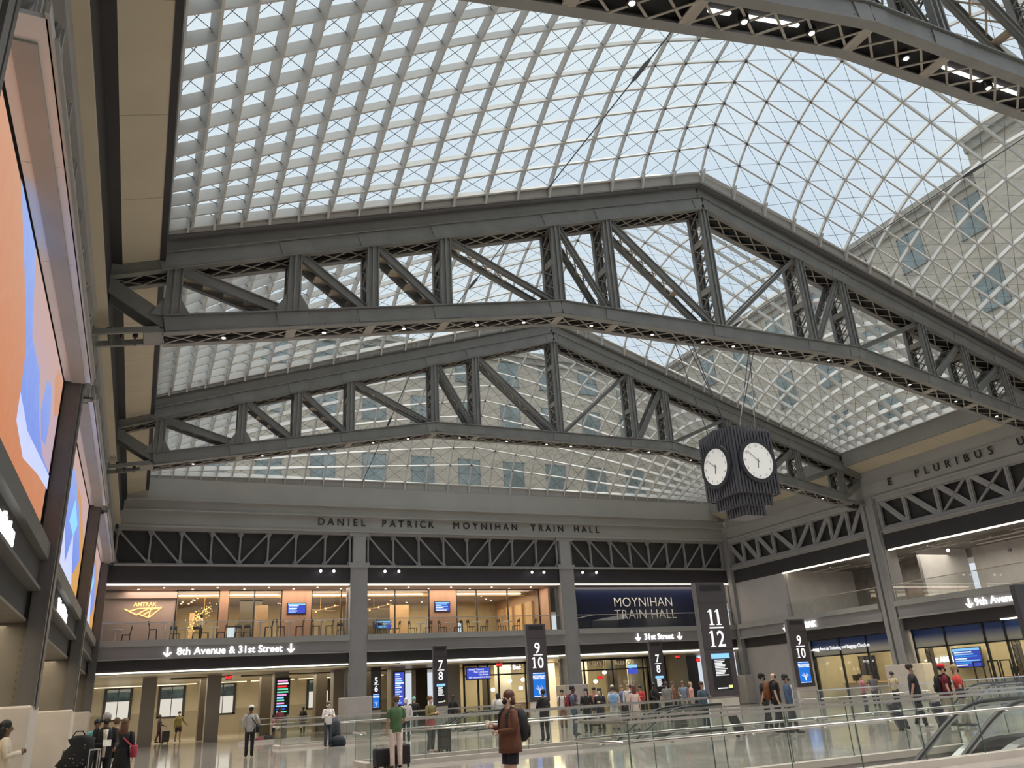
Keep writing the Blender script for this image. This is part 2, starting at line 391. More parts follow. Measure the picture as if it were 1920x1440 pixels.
    for u in (-18.2, -11.7, -8, -2.2, 2.2, 8, 11.7, 18.2):
        for yy, sg in ((.0, -1), (TD, 1)):
            m = MB(); z = zup(u)+1.2; x = XC+u
            for dx in (-.14, .14):
                m.box(x+dx-.05, x+dx+.05, Y+yy+sg*.02-.03, Y+yy+sg*.02+.03, z-.02, z+.45); m.box(x+dx-.11, x+dx+.11, Y+yy-.1, Y+yy+.1, z+.28, z+.33)
            m.build('skylight_bearing', M['darkmetal'] if sg > 0 else M['edge'], t)
    return t
T_far = build_truss(35.7, 'grey riveted steel roof truss farthest from view, behind the hanging clock')
def truss_copy(src, Y, label):
    c = copy_tree(src); c.location = (XC, Y, 13.85); c['label'] = label; return c
T_mid = truss_copy(T_far, 22.0, 'large grey riveted roof truss crossing the middle of the hall with the clock cables')
T_near = truss_copy(T_far, 8.15, 'nearest dark roof truss cutting across the upper right corner overhead')
# small lamps along the underside
SPU = [-18.0, -15.13, -12.6, -10.05, -8.3, -5.6, -3.0, -.7, .76, 3.1, 5.7, 8.5, 10.2, 12.9, 15.4, 18.0]
sp0 = None
for Y, which in ((35.7, 'farthest'), (22.0, 'middle'), (8.15, 'nearest')):
    for u in SPU:
        z = zlow(u)-.56
        if sp0 is None:
            sp0 = thing('truss_spotlight', '', 'spotlight', (XC+u, Y+.45, z))
            MB().cyl((XC+u, Y+.45, z-.02), .10, .14, 12).build('housing', M['black'], sp0)
            MB().ball((XC+u, Y+.45, z-.02), .06, 1, 1, .5).build('lens', M['spotglow'], sp0); s = sp0
        else: s = copy_tree(sp0)
        s.location = (XC+u, Y+.45, z); s['label'] = 'small round lit spotlight under the lower chord of the %s roof truss' % which; s['group'] = 'spotlights under the %s roof truss' % which

for x0, x1 in ((14.92, 16.16), (16.5, 17.4), (8.47, 8.98), (9.43, 10.72)):
    f = lambda x: zlow(x-XC)-.54+.11
    m = MB(); m.beam((x0, 8.6, f(x0)), (x1, 8.6, f(x1)), .07, .04); tag(m.build('linear_lamp', glow('linear_lamp_mat', (1,1,1), 2.2) if 'linl' not in M else M['linl']), 'bright white linear lamp tucked inside the lower chord of the nearest truss', 'lamp', 'linear lamps inside the nearest truss')
# ================================================================== SKYLIGHT VAULTS
_un = [0,1.52,3.05,4.5,5.9,7.25,8.55,9.8,11.0,12.15,13.25,14.27,15.25,16.15,17.0,17.8,18.55,19.25,19.9]
UN = [-x for x in reversed(_un[1:])]+_un
def zg(u): return 21.35-.325*abs(u)
def shape(d, u=0): return max(0, 1-d*d)**(.8+.42*min(1, abs(u)/13.4))
def crown(u): return 3.35*max(0, 1-(abs(u)/19.9)**2.2)**1.1
_dn = [0,.16,.305,.445,.57,.69,.80,.905,1]
VN = [-x for x in reversed(_dn[1:])]+_dn
def depth(u): return .09+.27*(abs(u)/19.9)**1.1
def build_vault(yc, half, label, hip=False):
    t = thing('skylight_vault', label, 'skylight', (XC, yc, 14.9), 'glazed vaults between the roof trusses')
    def S(u, d):
        base = zg(u)
        rise = crown(u)
        if hip:
            s = (d+1)/2; base = zg(u)*(1-s)+14.95*s; rise *= 1+.15*s
        return Vector((XC+u, yc+half*d, base+rise*shape(d, u)))
    def NR(u, d):
        e = .02; a = S(min(u+e, 19.9), d)-S(max(u-e, -19.9), d); d0, d1 = max(d-e, -1), min(d+e, 1)
        b = S(u, d1)-S(u, d0); n = a.cross(b).normalized()
        return n if n.z > 0 else -n
    nodes = {}; nor = {}
    for i, u in enumerate(UN):
        for j, d in enumerate(VN): nodes[i, j] = S(u, d); nor[i, j] = NR(u, d)
    nu, nv = len(UN), len(VN)
    g = MB()
    for i in range(nu-1):
        for j in range(nv-1):
            g.quad(*[nodes[a]+nor[a]*.03 for a in ((i, j), (i+1, j), (i+1, j+1), (i, j+1))])
    g.build('glass_panes', M['G_sky'], t)
    def fin(m, a, b, th=.07):
        pa, pb = nodes[a], nodes[b]; na, nb = nor[a], nor[b]; da, db = depth(UN[a[0]]), depth(UN[b[0]])
        sd = (pb-pa).cross(na).normalized()*th/2
        m.hexa([pa-sd-na*da, pa+sd-na*da, pa+sd, pa-sd], [pb-sd-nb*db, pb+sd-nb*db, pb+sd, pb-sd])
    for i in range(nu):
        m = MB()
        for j in range(nv-1): fin(m, (i, j), (i, j+1))
        for j, sg in ((0, 1), (nv-1, -1)):
            p = nodes[i, j]; w = .035
            a = [(p.x-w, p.y+sg*.0, p.z-.52), (p.x+w, p.y, p.z-.52), (p.x+w, p.y, p.z), (p.x-w, p.y, p.z)]; c = [(p.x-w, p.y+sg*.03, p.z-.52), (p.x+w, p.y+sg*.03, p.z-.52), (p.x+w, p.y+sg*.30, p.z-.02), (p.x-w, p.y+sg*.30, p.z-.02)]
            m.hexa(a, c)
        m.build('arched_rib', M['fin'], t)
    for j in range(nv):
        m = MB()
        for i in range(nu-1): fin(m, (i, j), (i+1, j), .06)
        m.build('cross_rib', M['fin'], t)
    w = MB()
    for i in range(nu-1):
        for j in range(nv-1):
            for a, b in (((i, j), (i+1, j+1)), ((i+1, j), (i, j+1))):
                w.tube([nodes[a]-nor[a]*.05, nodes[b]-nor[b]*.05], .011, 3, cap=False)
            a = (i, j); p = nodes[a]-nor[a]*.1; w.box(p.x-.04, p.x+.04, p.y-.04, p.y+.04, p.z-.05, p.z+.05)
    w.build('wire_bracing', M['wire'], t)
    m = MB()
    for sg in (-1, 1):
        yy = yc+sg*(half+.08)
        m = MB()
        if hip and sg == 1: m.box(XC-19.95, XC+19.95, yy-.06, yy+.06, 14.4, 14.95)
        else:
            for a, b in ((-19.95, 0), (0, 19.95)): m.beam((XC+a, yy, zg(a)-.22), (XC+b, yy, zg(b)-.22), .10, .42)
        m.build('edge_beam', M['edge'], t)
    for sg in ((-1,) if hip else (-1, 1)):
        yy = yc+sg*(half+.26); m = MB()
        for a, b in ((-19.9, 0), (0, 19.9)): m.beam((XC+a, yy, zg(a)-.36), (XC+b, yy, zg(b)-.36), .18, .30)
        m.build('slit_filler', M['pylon_side'], t)  # added strip that closes the slit of light above the cover girder
    for u in (-7.3, 7.3):
        a = Vector((XC+u, yc-half, zg(u)-.15)); b = Vector((XC+u, yc+half, (14.8 if hip else zg(u)-.15))); c = (a+b)/2
        m = MB(); m.tube([a, b], .022, 6); d = (b-a).normalized(); m.tube([c-d*.55, c-d*.3, c+d*.3, c+d*.55], [.025, .07, .07, .025], 6)
        m.build('tie_rod', M['wire'], t)
    return t
V2 = build_vault(29.3, 6.38, 'glazed vault of the bay behind the middle truss')
V1 = copy_tree(V2); V1.location = (XC, 15.4, 14.9); V1['label'] = 'largest glazed vault overhead between the nearest and the middle truss'
V0 = copy_tree(V2); V0.location = (XC, 1.65, 14.9); V0['label'] = 'glazed vault in front of the nearest truss, seen through its bars'
V3 = build_vault(43.1, 6.38, 'farthest glazed vault sloping down to the end wall with brick building behind it', hip=True)
# ================================================================== THE SHELL
def S1(name, boxes, m, label, cat='building part'):
    b = MB()
    for x in boxes: b.box(*x)
    return struct(name, b, m, label, cat)
# floor with the three stair and escalator wells cut out
WELLS = [(6.95, 31, 11.46, 13.1), (5.9, 18.3, 22.95, 24.6), (5.8, 17.0, 37.4, 39.2), (22.3, 36, 23.6, 25.2)]
def floor_cells(x0, x1, y0, y1, holes):
    xs = sorted({x0, x1}|{v for h in holes for v in h[:2]}); ys = sorted({y0, y1}|{v for h in holes for v in h[2:]})
    for a, b in zip(xs[:-1], xs[1:]):
        for c, d in zip(ys[:-1], ys[1:]):
            cx, cy = (a+b)/2, (c+d)/2
            if not any(h[0] < cx < h[1] and h[2] < cy < h[3] for h in holes): yield (a, b, c, d)
b = MB()
for (a, c, d, e_) in floor_cells(-9, 50, -13, 74, WELLS): b.quad((a, d, 0), (c, d, 0), (c, e_, 0), (a, e_, 0))
struct('floor', b, M['floor'], 'polished beige and grey stone floor of the hall', 'floor')
for n, h in enumerate(WELLS):
    b = MB(); x0, x1, y0, y1 = h; zb = -4
    b.quad((x0,y0,0),(x1,y0,0),(x1,y0,zb),(x0,y0,zb)); b.quad((x0,y1,0),(x0,y1,zb),(x1,y1,zb),(x1,y1,0)); b.quad((x0,y0,0),(x0,y0,zb),(x0,y1,zb),(x0,y1,0)); b.quad((x1,y0,0),(x1,y1,0),(x1,y1,zb),(x1,y0,zb)); b.quad((x0,y0,zb),(x1,y0,zb),(x1,y1,zb),(x0,y1,zb))
    struct('wall_stairwell', b, M['stone'], ['stone lining of the escalator well nearest the camera','stone lining of the second well beyond the brown jacket','stone lining of the far well by the arcade','stone lining of the well near the ticket office'][n], 'wall')
# ---- end wall
b = MB()
b.box(-1.75, XR, 49.78, 50.3, 11.74, 12.56); struct('trim_1', b, M['cornice'], 'grey band of the end wall that carries the hall name in black letters', 'cornice')
b = MB(); b.box(-1.75, XR, 49.70, 50.3, 11.62, 11.74); b.box(-1.6, XR, 49.56, 50.3, 12.62, 13.12); b.box(-1.6, XR, 49.44, 50.3, 12.54, 12.62); struct('trim_2', b, M['cornice'], 'middle stepped band of the end wall cornice', 'cornice')
b = MB(); b.box(-1.5, XR-.6, 49.40, 50.3, 13.2, 14.42); b.box(-1.5, XR-.6, 49.28, 50.3, 13.12, 13.2); struct('trim_3', b, M['cornice'], 'top plain band of the end wall under the far skylight', 'cornice')
S1('wall_back', [(-2.4, XR, 50.35, 50.6, 9.4, 15.0)], M['mesh'], 'dark ribbed wall behind the lattice girders of the end wall', 'wall')
S1('trim_4', [(-2.4, XR, 50.0, 50.5, 8.5, 9.46)], M['dark'], 'black fascia over the upper gallery of the end wall', 'fascia')
for n, (a, c, lab) in enumerate(((-2.2, 11.45, 'left bay of'), (12.55, 26.0, 'middle bay of'), (27.1, XR, 'right bay of'))):
    o = MB().box(a, c, 49.96, 50.06, 8.41, 8.49).build('light_strip', M['strip']); tag(o, 'warm ceiling light strip over the gallery, %s the end wall' % lab, 'light strip')
    o = MB().box(a, c, 49.96, 50.04, 3.76, 3.83).build('light_strip', M['strip']); tag(o, 'warm light strip above the arcade, %s the end wall' % lab, 'light strip')
    t = thing('gallery_front', 'grey balcony front of the gallery in the %s end wall' % lab.replace(' of', ' of the'), 'balcony', (a, 50, 4.45), 'balcony fronts')
    MB().box(a, c, 49.85, 50.3, 4.47, 5.12).build('fascia_panel', M['fascia'], t); MB().box(a, c, 49.68, 50.3, 5.12, 5.45).build('ledge', M['cornice'], t)
    MB().box(a, c, 49.72, 50.3, 4.44, 4.50).build('lower_trim', M['cornice'], t); MB().box(a, c, 50.0, 50.35, 3.83, 4.45).build('dark_panel', M['dark'], t)  # last box: plain dark band set back below the fascia
    t = thing('glass_railing', 'frameless glass railing on the gallery edge, %s the end wall' % lab, 'railing', (a, 49.95, 5.45), 'gallery railings')
    k = max(1, round((c-a)/3.2)); 
    for i in range(k):
        x0 = a+(c-a)*i/k; x1 = a+(c-a)*(i+1)/k
        MB().box(x0+.02, x1-.02, 49.90, 49.915, 5.45, 6.36).build('glass_panel', M['G_rail'], t)
    MB().box(a, c, 49.88, 49.94, 6.36, 6.40).build('top_rail', M['chrome'], t)
    if n < 2:
        for x0 in (a+3.8, a+9.0): MB().box(x0-.02, x0+.02, 49.93, 49.97, 5.45, 6.4).build('stanchion', M['chrome'], t)
# ---- lattice girders in the walls
def lattice_girder(nodes, pat, fixed, axis, label, thick=.10, heavy=False, zz=(9.5, 11.62)):
    """nodes along the wall; axis 0: runs along x at y=fixed, axis 1: runs along y at x=fixed"""
    t = thing('lattice_girder', label, 'girder', ((nodes[0], fixed, zz[0]) if axis == 0 else (fixed, nodes[0], zz[0])), 'lattice girders in the walls')
    def Q(s, z, d=0): return (s, fixed+d, z) if axis == 0 else (fixed+d, s, z)
    sgn = 1 if axis == 0 or fixed > 10 else -1
    z0, z1 = zz; nrm = (0,1,0) if axis == 0 else (1,0,0)
    def bar(name, a, b, w, d): 
        m = MB(); a = Vector(a); b = Vector(b)
        m.beam(a, b, w, d, nrm); 
        n = Vector(nrm)*(-sgn)*d*.9
        m.beam(a+n*.5, b+n*.5, w*.35, d*.6, nrm)
        return m.build(name, M['girderpaint'], t)
    m = MB(); m.beam(Q(nodes[0], z0+.05), Q(nodes[-1], z0+.05), .16 if not heavy else .42, .3, (0,0,1) if 0 else nrm)
    m.beam(Q(nodes[0], z0, -.12*sgn), Q(nodes[-1], z0, -.12*sgn), .05, .5, nrm); m.build('bottom_chord', M['girderpaint'], t)
    MB().beam(Q(nodes[0], z1-.06), Q(nodes[-1], z1-.06), .14 if not heavy else .5, .3, nrm).build('top_chord', M['girderpaint'], t)
    if heavy:
        for nm_, a0, a1 in (('lower_flange', z0, z0+.34), ('upper_flange', z1-.38, z1)):
            m = MB(); m.beam(Q(nodes[0], (a0+a1)/2, .04*sgn), Q(nodes[-1], (a0+a1)/2, .04*sgn), .06, a1-a0) ; m.build(nm_, M['girderpaint'], t)
    for i, s in enumerate(nodes):
        bar('upright', Q(s, z0), Q(s, z1), thick*(1.0 if not heavy else 2.4), .16)
        m = MB(); w = .24 if not heavy else .34
        for zc, sg in ((z0+.02, 1), (z1-.05, -1)):
            p = [Q(s-w, zc, .02), Q(s+w, zc, .02), Q(s+w*.35, zc+sg*.36, .02), Q(s-w*.35, zc+sg*.36, .02)]; q = [tuple(Vector(v)+Vector(nrm)*.04) for v in p]
            m.hexa(p, q)
        m.build('gusset_plate', M['girderpaint'], t)
    for i, c in enumerate(pat):
        a, b = nodes[i], nodes[i+1]
        if c in '\\X': bar('diagonal', Q(a, z1-.12), Q(b, z0+.12), thick*(1 if not heavy else 3.3), .10)
        if c in '/X': bar('diagonal', Q(b, z1-.12), Q(a, z0+.12), thick*(1 if not heavy else (2.6 if c == '/' else 1.2)), .10)
    return t
M['girderpaint'] = mat('girder_paint', (.34,.33,.32), .55, noise=.06, nscale=1)
lattice_girder([-1.75,-.02,1.62,3.27,4.88,6.49,8.12,9.9,11.45], '\\\\\\\\////', 50.1, 0, 'lattice girder over the left bay of the end wall')
lattice_girder([12.6,14.25,15.95,17.65,19.32,20.95,22.6,24.4,26.0], '\\\\\\\\////', 50.1, 0, 'lattice girder over the middle bay of the end wall')
lattice_girder([27.1,28.7,30.4,32.0,33.6,35.2,36.8,38.45,40.2], '\\\\\\\\////', 50.1, 0, 'lattice girder over the right bay of the end wall')
lattice_girder([49.6,47.9,46.3,44.6,42.5,40.7,39.1,37.6,36.3], '\\\\\\\\////', 40.6, 1, 'heavier lattice girder of the right-hand wall beside the end wall', heavy=True)
lattice_girder([35.0,33.1,30.9,28.75,26.5,24.4,22.9], '\\\\XX//', 40.6, 1, 'lattice girder of the right-hand wall below the latin motto', heavy=True)
lattice_girder([9.3,11.0,12.7,14.4,16.1,17.8,19.5,21.3], '\\\\\\\\///', -2.05, 1, 'lattice girder above the nearest big video screen', heavy=True, zz=(9.65,11.6))
lattice_girder([22.8,24.6,26.4,28.2,30.0,31.8,33.6,35.3], '\\\\\\\\///', -2.05, 1, 'lattice girder above the second video screen', heavy=True, zz=(9.65,11.6))
lattice_girder([36.7,38.5,40.3,42.1,43.9,45.7,47.5,49.3], '\\\\\\\\///', -2.05, 1, 'lattice girder above the farthest video screen', heavy=True, zz=(9.65,11.6))
# ---- lettering
NAME = [('DANIEL', 9.3, 3.05), ('PATRICK', 14.0-.7, 3.55), ('MOYNIHAN', 17.45, 5.45), ('TRAIN', 23.75, 2.5), ('HALL', 27.2, 2.3)]
NAME = [('DANIEL', 9.28, 12.45), ('PATRICK', 13.28, 17.0), ('MOYNIHAN', 18.1, 23.05), ('TRAIN', 23.85, 26.6), ('HALL', 27.25, 29.5)]
def letters(words, m, size, z, place, ext, label, catg, bold=.012, group=None):
    t = None
    for w, a, c in words:
        n = len(w); wds = [LW.get(ch, 1) for ch in w]; tot = sum(wds); x = a; step = (c-a)/tot
        for ch, wd in zip(w, wds):
            p, rot = place(x+step*wd*.5)
            if t is None: t = thing('lettering', label, catg, (p[0], p[1], z), group)
            text(ch, 'letter_'+ch.lower(), size, (p[0], p[1], z), rot, m, t, ext, 'CENTER', 0); x += step*wd
    return t
LW = {'I': .62, 'M': 1.25, 'N': 1.1, 'L': .85, 'E': .85, 'O': 1.12}
letters(NAME, M['blackletter'], .62, 12.03, lambda s: ((s, 49.74), FRONT), .03, 'black raised letters reading DANIEL PATRICK MOYNIHAN TRAIN HALL', 'lettering')
letters([('E', -33.95, -33.25), ('PLURIBUS', -32.0, -26.9+.35), ('UNUM', -25.55, -22.5)], M['blackletter'], .62, 12.05, lambda s: ((40.33, -s), FACE_L), .03, 'black raised letters reading E PLURIBUS UNUM on the right-hand cornice', 'lettering')
def arrow_down(mb, x, z, s, place):
    # solid arrow: shaft and two wings
    def q(a, b, w):
        a = Vector(a); b = Vector(b); d = (b-a).normalized(); n = Vector((-d.y, d.x))*w/2
        pts = [a-n, b-n, b+n, a+n]; lo = [place(x+p.x*s, z+p.y*s, 0) for p in pts]; hi = [place(x+p.x*s, z+p.y*s, .03) for p in pts]
        mb.hexa(lo, hi)
    q((0, .5), (0, -.45), .17); q((0, -.5), (-.42, -.08), .17); q((0, -.5), (.42, -.08), .17)
def street_sign(s, x0, x1, z, plc, rot, label, size, arrows=(True, True), m=None):
    m = m or M['white_glow']; p = plc(x0, z, 0)
    t = thing('street_sign', label, 'sign', p, 'lit street signs on the balcony fronts')
    w = abs(x1-x0)
    for i, on in enumerate(arrows):
        if on:
            mb = MB(); arrow_down(mb, (x0 if i == 0 else x1), z+size*.33, size*.85, plc); mb.build('arrow', m, t)
    c = (x0+x1)/2
    if arrows == (True, False): c = (x0+x1)/2-.3
    text(s, 'letters', size, plc(c, z, 0), rot, m, t, .02, 'CENTER', .004)
    return t
pb = lambda x, z, d: (x, 49.82-d, z)
street_sign('8th Avenue & 31st Street', 1.42, 8.05, 4.63, pb, FRONT, 'white lit sign reading 8th Avenue & 31st Street between two down arrows', .55)
street_sign('31st Street', 31.75, 35.25, 4.62, pb, FRONT, 'white lit sign reading 31st Street between two down arrows', .55)
pr = lambda s, z, d: (40.22-d, -s, z)
street_sign('9th Avenue', -30.3, -26.5, 4.60, pr, FACE_L, 'white lit sign reading 9th Avenue on the right-hand balcony front', .55, (True, False))
pl = lambda s, z, d: (-2.28+d, s, z)
t = thing('waiting_sign', 'white lit lettering on the left balcony front below the second screen', 'sign', (-2.28, 26, 4.6)); text('Ticketed Waiting', 'letters', .5, (-2.27, 27.0, 4.6), FACE_R, M['white_glow'], t, .02, 'LEFT', .018)
t = thing('station_sign', 'white lit lettering on the left balcony front below the nearest screen', 'sign', (-2.28, 13, 4.6)); text('Penn Station', 'letters', .5, (-2.27, 14.2, 4.6), FACE_R, M['white_glow'], t, .02, 'LEFT', .018)
t = thing('operator_sign', 'white lit AMTRAK lettering behind the 9/10 pylon on the right-hand balcony', 'sign', (40.2, 44.5, 4.6)); text('AMTRAK', 'letters', .5, (40.2, 43.6, 4.62), FACE_L, M['white_glow'], t, .02, 'LEFT', .02)
mb = MB(); arrow_down(mb, -44.5, 4.8, .45, pr); mb.build('arrow', M['white_glow'], t)
# ---- columns
M['left_flange'] = mat('dark_flange_paint', (.115,.105,.10), .5, noise=.1, nscale=1.5); M['left_ledge'] = mat('dark_ledge_paint', (.13,.125,.12), .6, noise=.06)
def column(name, x0, x1, y0, y1, z1, label, m, plinth=None, group='steel columns along the walls', facing='y', cap=9.5):
    t = thing('steel_column', label, 'column', ((x0+x1)/2, (y0+y1)/2, 0), group)
    b = MB()
    if facing == 'y':
        b.box(x0, x1, y0, y0+.08, 1.9, z1); b.box(x0, x1, y1-.08, y1, 1.9, z1); b.box(x0+.12, x1-.12, y0+.08, y1-.08, 1.9, z1)
        b.box(x0+.1, x0+.16, y0-.02, y0, 1.9, z1)
    else:
        for i in range(3):
            a = y0+(y1-y0)*i/3
            b.box(x0 if i != 1 else x0+.08, x1, a+.04, a+(y1-y0)/3-.04, 1.9, z1)
        b.box(x0+.15, x1, y0, y1, 1.9, z1)
    b.build('shaft', m, t)
    if plinth:
        px0, px1, py0, py1 = plinth; MB().box(px0, px1, py0, py1, 0, 1.95).build('plinth', M['stone'], t, bevel=.05)
    return t
column('c', 11.47, 12.55, 50.0-.15, 50.9, 9.5, 'grey steel column between the left and middle bays of the end wall', M['column'], (11.15, 12.85, 49.6, 51.1))
column('c', 26.0, 27.1, 49.85, 50.9, 9.5, 'grey steel column between the middle and right bays of the end wall', M['column'], (25.7, 27.4, 49.6, 51.1))
for (a, c) in ((11.47, 12.55), (26.0, 27.1)):
    o = MB().box(a+.15, c-.15, 49.83, 50.3, 9.5, 11.6); o.box(a-.1, c+.1, 49.8, 50.2, 9.45, 9.75); o.box(a-.1, c+.1, 49.8, 50.2, 11.4, 11.62)
    o = o.build('column_head', M['girderpaint']); tag(o, 'riveted column head between lattice girders above the %s end wall column' % ('left' if a < 20 else 'right'), 'column head', 'column heads')
column('c', 40.25, 41.35, 35.1, 36.2, 11.65, 'ribbed grey steel column of the right-hand wall meeting the far truss', M['column'], (40.0, 41.7, 34.7, 36.6), facing='x')
column('c', 40.25, 41.2, 49.3, 50.3, 11.65, 'steel column in the far right corner of the hall', M['column'], (39.9, 41.2, 49.1, 50.4), facing='x')
column('c', 40.25, 41.35, 21.4, 22.4, 11.65, 'steel column of the right-hand wall meeting the middle truss', M['column'], (40.0, 41.7, 21.0, 22.8), facing='x')
for (y0, y1, lab) in ((7.75, 8.6, 'nearest riveted column of the left wall at the upper left'), (21.5, 22.5, 'brown riveted column of the left wall beside the nearest screen'), (35.4, 36.5, 'brown riveted column of the left wall between second and third screens'), (49.3, 50.2, 'dark column in the far left corner below the last screen')):
    t = thing('steel_column', lab, 'column', (-2.5, (y0+y1)/2, 0), 'riveted columns of the left wall')
    b = MB(); b.box(-2.36, -2.0, y0, y0+.14, 1.9, 11.6); b.box(-2.36, -2.0, y1-.14, y1, 1.9, 11.6); b.box(-2.3, -2.2, y0+.1, y1-.1, 1.9, 11.6); b.box(-2.08, -1.98, y0+.3, y1-.3, 1.9, 9.6); 
    b.build('flange', M['left_flange'], t)
    b = MB(); b.box(-4.4, -2.36, y0+.25, y1-.25, 1.9, 9.5)
    for i in range(46):
        z = 2.05+i*.16
        for x in (-2.46, -3.02, -3.12): b.box(x-.014, x+.014, y0+.235, y0+.25, z-.014, z+.014)
    b.build('web_plate', M['brown_steel'], t)
    b = MB()
    for i in range(60):
        z = 2.05+i*.16
        for x in (-2.32, -2.06): b.box(x-.013, x+.013, y0-.012, y0, z-.013, z+.013)
    b.build('rivet_row', M['left_flange'], t)
    MB().box(-4.6, -2.0, y0-.35, y1+.25, 0, 1.98).build('plinth', M['stone'], t, bevel=.05)
# ---- left wall
S1('wall_left', [(-3.2, -2.95, 9.1, 49.4, 3.8, 11.7), (-5.0, -4.7, -13, 49.4, 0, 4.0), (-5.0, -2.6, -13, 8.2, 3.9, 14)], M['mesh'], 'dark left wall behind the video screens', 'wall')
S1('ceiling_left', [(-5.0, -2.4, 9.1, 49.6, 3.76, 3.82)], M['brown_steel'], 'tan soffit of the aisle under the left gallery', 'ceiling')
for n, (a, c, w) in enumerate(((8.75, 21.45, 'nearest'), (22.65, 35.35, 'second'), (36.6, 49.3, 'farthest'))):
    t = thing('gallery_front', 'dark grey balcony front below the %s video screen' % w, 'balcony', (-2.4, a, 3.8), 'balcony fronts')
    MB().box(-2.9, -2.3, a, c, 4.47, 5.12).build('fascia_panel', M['mesh'], t); MB().box(-2.9, -2.14, a, c, 5.12, 5.5).build('ledge', M['left_ledge'], t); MB().box(-2.9, -2.2, a, c, 4.42, 4.49).build('lower_trim', M['left_ledge'], t)
    MB().box(-2.9, -2.45, a, c, 3.82, 4.42).build('dark_panel', M['mesh'], t)
    t = thing('soffit_panel', 'pale overhanging panel above the %s video screen tinted by its glow' % w, 'panel', (-2.1, a, 9.5), 'panels over the video screens')
    k = 4 if n == 0 else 5
    for i in range(k):
        y0 = a+.1+(c-a-.2)*i/k; y1 = a+.1+(c-a-.2)*(i+1)/k; MB().box(-2.36, -1.76, y0, y1-.012, 9.53, 9.6).build('panel', M['soffit'] if 'soffit' in M else M.setdefault('soffit', mat('soffit_white', (.66,.65,.66), .22, spec=.9)), t)
    MB().box(-1.78, -1.73, a, c, 9.53, 9.72).build('lip', M['edge'], t)
S1('trim_5', [(-2.4, -1.66, -5, 49.6, 11.72, 11.84)], M['cream'], 'cream underside of the cornice along the left wall', 'cornice')
b = MB(); b.box(-2.0, -1.74, -5, 49.6, 11.84, 13.4)
for i in range(24): b.box(-1.74, -1.70, 9.5+i*1.7, 9.9+i*1.7, 11.9, 12.15)
struct('trim_6', b, M['dark'], 'dark recessed band above the left cornice', 'cornice')
def soffit(name, xa, za, xb, zb, ya, yb, m, label):
    b = MB(); n = max(1, round((yb-ya)/3.3))
    for i in range(n):
        y0 = ya+(yb-ya)*i/n; y1 = ya+(yb-ya)*(i+1)/n-.015
        b.hexa([(xa, y0, za), (xb, y0, zb), (xb, y0, zb+.15), (xa, y0, za+.15)], [(xa, y1, za), (xb, y1, zb), (xb, y1, zb+.15), (xa, y1, za+.15)])
    return struct(name, b, m, label, 'cornice')
for n, (a, c) in enumerate(((-5, 8.2), (9.0, 22.0), (22.9, 35.7), (36.6, 49.55))):
    soffit('ceiling_edge', -1.50, 13.38, -.55, 13.68, a, c, M['cream'], 'sloping cream panels beside the skylight on the left, bay %s' % ('nearest','second','third','farthest')[n])
    soffit('ceiling_edge', 39.3, 13.68, 40.45, 13.32, a, c, M['cream'], 'sloping cream panels beside the skylight on the right, bay %s' % ('nearest','second','third','farthest')[n])
    S1('trim_7', [(-.55, -.40, a, c, 13.66, 14.9)], M['dark'], 'dark beam along the left skylight edge, %s bay' % ('nearest','second','third','farthest')[n], 'beam')
    S1('trim_8', [(39.15, 39.3, a, c, 13.66, 14.62)], M['girder'], 'dark grey beam along the right skylight edge, %s bay' % ('nearest','second','third','farthest')[n], 'beam')
    S1('trim_9', [(39.22, 39.3, a, c, 14.62, 14.95)], M['edge'], 'pale upstand of the skylight on the right, %s bay' % ('nearest','second','third','farthest')[n], 'beam')
S1('trim_10', [(-1.78, -1.48, -5, 49.6, 13.36, 13.42)], M['dark'], 'grey strip beside the cream panels on the left', 'cornice')
S1('roof_1', [(-14, -.45, -13, 50, 14.9, 15.1), (39.3, 46.9, -13, 64, 14.9, 15.1), (-14, 39.3, 50.0, 63.9, 13.6, 13.8)], M['concrete'], 'flat roof around the skylights', 'roof')
# ---- right-hand wall
S1('wall_right', [(40.45, 40.7, 22.4, 49.4, 11.62, 12.56)], M['cornice'], 'grey band of the right-hand wall that carries the motto', 'wall')
S1('trim_11', [(40.38, 40.7, 22.4, 49.4, 11.56, 11.68), (40.36, 40.7, 22.4, 49.4, 12.52, 12.60), (40.42, 40.7, 22.4, 49.4, 12.6, 13.45)], M['cornice'], 'stepped cornice above the motto on the right', 'cornice')
S1('wall_right_upper', [(40.85, 41.0, 22.4, 49.4, 9.3, 11.7)], M['mesh'], 'dark wall behind the right-hand girders', 'wall')
S1('trim_12', [(40.5, 41.0, 22.4, 35.1, 8.42, 9.46), (40.5, 41.0, 36.2, 49.4, 8.42, 9.46)], M['dark'], 'black fascia over the right-hand gallery', 'fascia')
for n, (a, c) in enumerate(((36.3, 44.2), (22.4, 34.95))):
    o = MB().box(40.48, 40.6, a, c, 8.36, 8.43).build('light_strip', M['strip']); tag(o, 'warm light strip over the right-hand gallery, %s the ribbed column' % ('beyond' if n == 0 else 'nearer than'), 'light strip')
